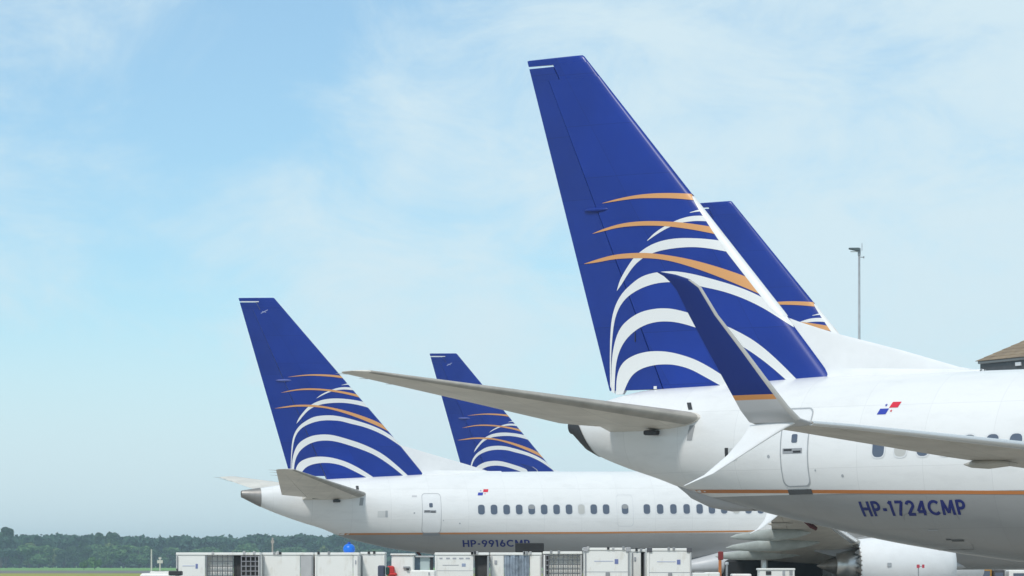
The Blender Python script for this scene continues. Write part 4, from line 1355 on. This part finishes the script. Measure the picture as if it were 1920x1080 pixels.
# thin distant poles on the airfield
def pole(label, px, ytop, Y, r, mt, cross=None):
    o = thing('pole', label, 'pole', (wx(px, Y), Y, 0))
    zt = wz(ytop, Y)
    MB().tube((0, 0, 0), (0, 0, zt), r, r * .8, 8).obj('shaft', mt, o)
    if cross:
        MB().box(-cross, cross, -.1, .1, zt - .7, zt - .25).obj('cross_piece', mt, o)
        MB().box(-cross * .5, cross * .5, -.08, .08, zt - .1, zt + .15).obj('head', mt, o)
    return o
M_PALE = mat('pale_post', (.62, .60, .58), .6)
pole('pale pole standing on the grass before the wood, left of the carts', 284, 1030, 620, .12, M_PALE)
pole('shorter pale pole with a cross piece just left of the carts', 300, 1047, 600, .11, M_PALE, .4)
pole('pinkish pole with a wide head rising behind the plain white carts', 511, 1010, 640, .15, mat('pinkish_post', (.42, .36, .36), .6), .24)

# ------------------------------------------------------------------ terminal roof at the right edge
Yh = 262.0
m = bpy.data.materials.new('brown_roof_tiles')
m.use_nodes = True
t = m.node_tree
b = t.nodes['Principled BSDF']; b.inputs['Roughness'].default_value = .8
c = t.nodes.new('ShaderNodeTexCoord'); w_ = t.nodes.new('ShaderNodeTexNoise'); w_.inputs['Scale'].default_value = 1.3; w_.inputs['Detail'].default_value = 6
r = t.nodes.new('ShaderNodeValToRGB')
r.color_ramp.elements[0].position = .3; r.color_ramp.elements[0].color = (.19, .14, .095, 1)
r.color_ramp.elements[1].position = .7; r.color_ramp.elements[1].color = (.30, .22, .135, 1)
t.links.new(c.outputs['Object'], w_.inputs['Vector']); t.links.new(w_.outputs['Fac'], r.inputs['Fac']); t.links.new(r.outputs['Color'], b.inputs['Base Color'])
M_ROOF = m
M_FASCIA = mat('grey_gutter', (.36, .36, .36), .5)
M_SOFFIT = mat('dark_cladding', (.075, .078, .085), .6, var=.25)
x0 = wx(1833, Yh)
ze = wz(674, Yh)          # eave line
zb = wz(692, Yh)
hx, hy = 16.0, 9.0
rz_ = R(-69)
lc = Vector((-hx, -hy))
ox = wx(1833, Yh) - (lc.x * math.cos(rz_) - lc.y * math.sin(rz_))
oy = Yh - (lc.x * math.sin(rz_) + lc.y * math.cos(rz_))
o = thing('terminal_building', 'terminal building with a brown hipped roof at the right edge', 'building', (ox, oy, 0), (0, 0, rz_))
MB().box(-hx + .9, hx - .9, -hy + .9, hy - .9, 0, ze - 1.0).obj('wall', mat('terminal_wall', (.42, .41, .39), .8, var=.1), o)
MB().box(-hx + .12, hx - .12, -hy + .12, hy - .12, ze - 1.15, ze - .30).obj('cladding', M_SOFFIT, o)
MB().box(-hx, hx, -hy, hy, ze - .29, ze - .12, .03).obj('gutter', M_FASCIA, o)
ov = .12
# hipped roof laid in courses of tiles so that each course has its edge
rise = 5.0
mb = MB()
nc = 22
for k in range(nc):
    f0, f1 = k / nc, (k + 1) / nc
    zz0, zz1 = ze - .12 + rise * f0, ze - .12 + rise * f1
    a0, b0 = (hx + ov) * 1 - f0 * hy, (hy + ov) * (1 - f0)
    a1, b1 = (hx + ov) * 1 - f1 * hy, (hy + ov) * (1 - f1) + .001
    V = [(-a0, -b0, zz0), (a0, -b0, zz0), (a0, b0, zz0), (-a0, b0, zz0), (-a0, -b0, zz0 + .022), (a0, -b0, zz0 + .022), (a0, b0, zz0 + .022), (-a0, b0, zz0 + .022), (-a1, -b1, zz1), (a1, -b1, zz1), (a1, b1, zz1), (-a1, b1, zz1)]
    F = []
    for s0 in (0, 4):
        for i in range(4):
            j = (i + 1) % 4
            F.append((s0 + i, s0 + j, s0 + 4 + j, s0 + 4 + i))
    mb.add(V, F)
mb.obj('roof', M_ROOF, o)
MB().box(-hx + 4.9, -hx + 5.6, -hy + .05, -hy + .115, ze - .62, ze - .40).obj('lamp', mat('white_lamp_cover', (.8, .8, .82), .3), o)
for i in range(8):
    x = -hx + 2.4 + i * 3.9
    f = MB().box(x, x + 2.6, -hy + .86, -hy + .895, ze - 5, ze - 2.2).obj('window', M_CFRAME, o)
    MB().box(x + .12, x + 2.48, -hy + .84, -hy + .856, ze - 4.88, ze - 2.32).obj('pane', M_GLASS, f)

# ------------------------------------------------------------------ trees
def leaf_mat(name, a, b_):
    m = bpy.data.materials.new(name)
    m.use_nodes = True
    t = m.node_tree
    p = t.nodes['Principled BSDF']
    p.inputs['Roughness'].default_value = .7
    p.inputs['Specular IOR Level'].default_value = .25
    g = t.nodes.new('ShaderNodeNewGeometry')
    r = t.nodes.new('ShaderNodeValToRGB')
    r.color_ramp.elements[0].color = (*a, 1)
    r.color_ramp.elements[1].color = (*b_, 1)
    t.links.new(g.outputs['Random Per Island'], r.inputs['Fac'])
    t.links.new(r.outputs['Color'], p.inputs['Base Color'])
    return m
LEAF = [leaf_mat('dark_leaves', (.014, .050, .018), (.050, .115, .036)), leaf_mat('mid_leaves', (.055, .14, .045), (.12, .22, .075)),
        leaf_mat('olive_leaves', (.085, .14, .040), (.17, .22, .070)), leaf_mat('blue_green_leaves', (.020, .070, .042), (.070, .14, .080))]
M_BARK = mat('bark', (.07, .055, .042), .9, var=.4)
def crown_mesh(seed, H, Wd, base, kind, n):
    rr = np.random.default_rng(seed)
    # lobes: irregular clumps arranged round a limb structure
    lobes = []
    k = {'round': 11, 'tall': 12, 'flat': 12, 'bush': 6}[kind]
    for i in range(k):
        f = rr.random()
        z = base + (H - base) * (.12 + .80 * f)
        wid = Wd * {'round': math.sin(math.pi * (.14 + .80 * f)), 'tall': .85 - .5 * f, 'flat': .45 + .6 * f, 'bush': .9 - .4 * f}[kind]
        a = rr.random() * 6.283
        d = wid * (.25 + .60 * rr.random())
        s = Wd * (.26 + .22 * rr.random()) * (.8 if f > .8 else 1)
        lobes.append((d * math.cos(a), d * math.sin(a), z, s))
    V = np.zeros((n * 4, 3))
    for i in range(n):
        cx, cy, cz, s = lobes[rr.integers(len(lobes))]
        v = rr.normal(size=3)
        v /= np.linalg.norm(v)
        rad = s * (.55 + .5 * rr.random() ** .6)
        p = np.array([cx, cy, cz]) + v * rad * np.array([1, 1, .78])
        q = rr.normal(size=3); q = v + .7 * q; q /= np.linalg.norm(q)
        a = np.cross(q, rr.normal(size=3)); a /= np.linalg.norm(a)
        b_ = np.cross(q, a)
        sz = (.34 + .42 * rr.random()) * (.6 if kind == 'bush' else 1)
        for j, (e, f) in enumerate(((-1, -.6), (1, -.7), (.8, .8), (-.7, .7))):
            V[i * 4 + j] = p + a * e * sz + b_ * f * sz
    F = [(4 * i, 4 * i + 1, 4 * i + 2, 4 * i + 3) for i in range(n)]
    return V, F, lobes
def make_tree_meshes(seed, H, Wd, base, kind, n, lm):
    V, F, lobes = crown_mesh(seed, H, Wd, base, kind, n)
    cr = bpy.data.meshes.new('crown'); cr.from_pydata(V.tolist(), [], F); cr.materials.append(lm)
    mb = MB()
    r0 = .035 * H
    mb.tube((0, 0, -.3), (.05 * Wd, 0, base * .8), r0, r0 * .75, 9)
    mb.tube((.05 * Wd, 0, base * .8), (0, .05 * Wd, H * .75), r0 * .75, r0 * .25, 8)
    for x, y, z, s in lobes[:7]:
        mb.tube((.03 * Wd, .02, base * .75), (x * .8, y * .8, z), r0 * .45, r0 * .12, 6)
    tr = bpy.data.meshes.new('trunk'); tr.from_pydata(mb.V, [], mb.F); tr.materials.append(M_BARK)
    return tr, cr
KINDS = []
for i, (H, Wd, base, kind, n, lm) in enumerate([(12, 5.2, 2.2, 'round', 3600, 0), (13.5, 4.6, 3, 'tall', 3200, 3), (10.5, 5.6, 2.0, 'flat', 3400, 1), (9, 4.4, 1.2, 'round', 3000, 2), (14.5, 5.8, 4.2, 'flat', 3600, 0), (11, 5.0, 1.6, 'round', 3400, 1), (12.5, 4.2, 2.6, 'tall', 3200, 0)]):
    KINDS.append((make_tree_meshes(40 + i, H, Wd, base, kind, n, LEAF[lm]), H))
TREE_LABEL = ['dense dark round-headed tree at the edge of the wood', 'tall bluish green tree at the edge of the wood', 'spreading mid green tree with a flat top at the wood edge', 'low olive green tree in front of the wood', 'tall dark spreading tree standing above the wood edge', 'bushy mid green tree at the edge of the wood', 'narrow tall dark tree in the row along the wood edge']
def plant(ki, x, y, s, label=None, group='trees along the edge of the wood', name='tree', wide=None):
    (tr, cr), H = KINDS[ki]
    o = thing(name, label or TREE_LABEL[ki], 'tree', (x, y, 0), (0, 0, rnd.uniform(0, 6.28)), group)
    w_ = wide if wide else s
    o.scale = (w_, w_, s * rnd.uniform(.92, 1.08))
    link('trunk', tr, o)
    link('crown', cr, o)
    return o
YW = 1900.0
px, prev = -22.0, -1
while px < 720:
    y = YW + rnd.uniform(-90, 25)
    ki = rnd.choice([k for k in (0, 1, 2, 3, 5, 6, 2, 3, 5) if k != prev])
    prev = ki
    s_ = rnd.uniform(.78, 1.08)
    plant(ki, wx(px, y), y, s_, wide=s_ * rnd.uniform(1.1, 1.5))
    px += rnd.uniform(17, 34)
# the trees that stand out of the canopy
plant(4, wx(2, YW - 40), YW - 40, 1.17, 'tallest dark tree at the left edge of the picture, above the wood', None)
plant(4, wx(196, YW + 40), YW + 40, 1.10, 'tall tree with a ragged dark head rising above the wood left of centre', None)
plant(6, wx(208, YW - 30), YW - 30, 1.18, 'pointed dark tree in the wood above the two bushes', None)
plant(3, wx(206, YW - 60), YW - 60, 1.05, 'yellowish olive tree in front of the wood, right of the two bushes', None)
plant(0, wx(120, YW - 60), YW - 60, .86, 'round dark tree with a bare trunk standing before the wood', None)
bush = make_tree_meshes(90, 3.6, 2.2, .3, 'bush', 900, LEAF[1])
for px, s, lb in ((157, .85, 'smaller round bush on the grass before the wood'), (178, 1.15, 'larger bright green bush on the grass before the wood')):
    y = 1330.0
    o = thing('bush', lb, 'bush', (wx(px, y), y, 0), (0, 0, px))
    o.scale = (s, s, s)
    link('stem', bush[0], o); link('foliage', bush[1], o)
# the wood behind: one mass nobody could count
rr = np.random.default_rng(5)
nW = 130000
X_ = rr.uniform(-330, 420, nW)
Yq = 1935 + 130 * rr.random(nW) ** 1.6
hmax = 12.0 + .5 * np.sin(X_ * .05) + .8 * np.sin(X_ * .31 + 1) + 1.3 * np.abs(np.sin(X_ * .47 + Yq * .11)) + .7 * np.sin(X_ * 1.1 + Yq * .2) + rr.normal(0, .3, nW)
hmax += (Yq - 1945) * .012
zz = hmax * (rr.random(nW) ** .6)
cen = np.c_[X_, Yq, zz]
nv = rr.normal(size=(nW, 3)); nv[:, 2] = np.abs(nv[:, 2]) + .3; nv[:, 1] -= .6
nv /= np.linalg.norm(nv, axis=1)[:, None]
ta = np.cross(nv, rr.normal(size=(nW, 3))); ta /= np.linalg.norm(ta, axis=1)[:, None]
tb = np.cross(nv, ta)
sz = rr.uniform(.7, 1.5, nW)[:, None]
V = np.empty((nW, 4, 3))
for j, (e, f) in enumerate(((-1, -.6), (1, -.7), (.8, .8), (-.7, .7))):
    V[:, j] = cen + ta * e * sz + tb * f * sz
me = bpy.data.meshes.new('woodland')
me.vertices.add(nW * 4)
me.vertices.foreach_set('co', V.reshape(-1))
me.loops.add(nW * 4)
me.loops.foreach_set('vertex_index', np.arange(nW * 4, dtype=np.int32))
me.polygons.add(nW)
me.polygons.foreach_set('loop_start', np.arange(nW, dtype=np.int32) * 4)
me.polygons.foreach_set('loop_total', np.full(nW, 4, dtype=np.int32))
me.update(); me.validate()
me.materials.append(leaf_mat('wood_leaves', (.012, .050, .026), (.034, .090, .044)))
tag(link('woodland', me), 'dense far-off green wood filling the horizon behind the airfield', 'wood', kind='stuff')

# ------------------------------------------------------------------ haze
hz = MB().box(-6400, 6400, -600, 6400, -1.2, 34).obj('haze', None)
m = bpy.data.materials.new('air_haze')
m.use_nodes = True
t = m.node_tree
t.nodes.remove(t.nodes['Principled BSDF'])
pv = t.nodes.new('ShaderNodeVolumePrincipled')
pv.inputs['Color'].default_value = (.68, .88, 1.0, 1)
pv.inputs['Density'].default_value = .000195
pv.inputs['Anisotropy'].default_value = 0.0
t.links.new(pv.outputs['Volume'], t.nodes['Material Output'].inputs['Volume'])
hz.data.materials.append(m)
tag(hz, kind='stuff')
hz['label'] = 'thin pale haze lying over the airfield'
hz['category'] = 'haze'
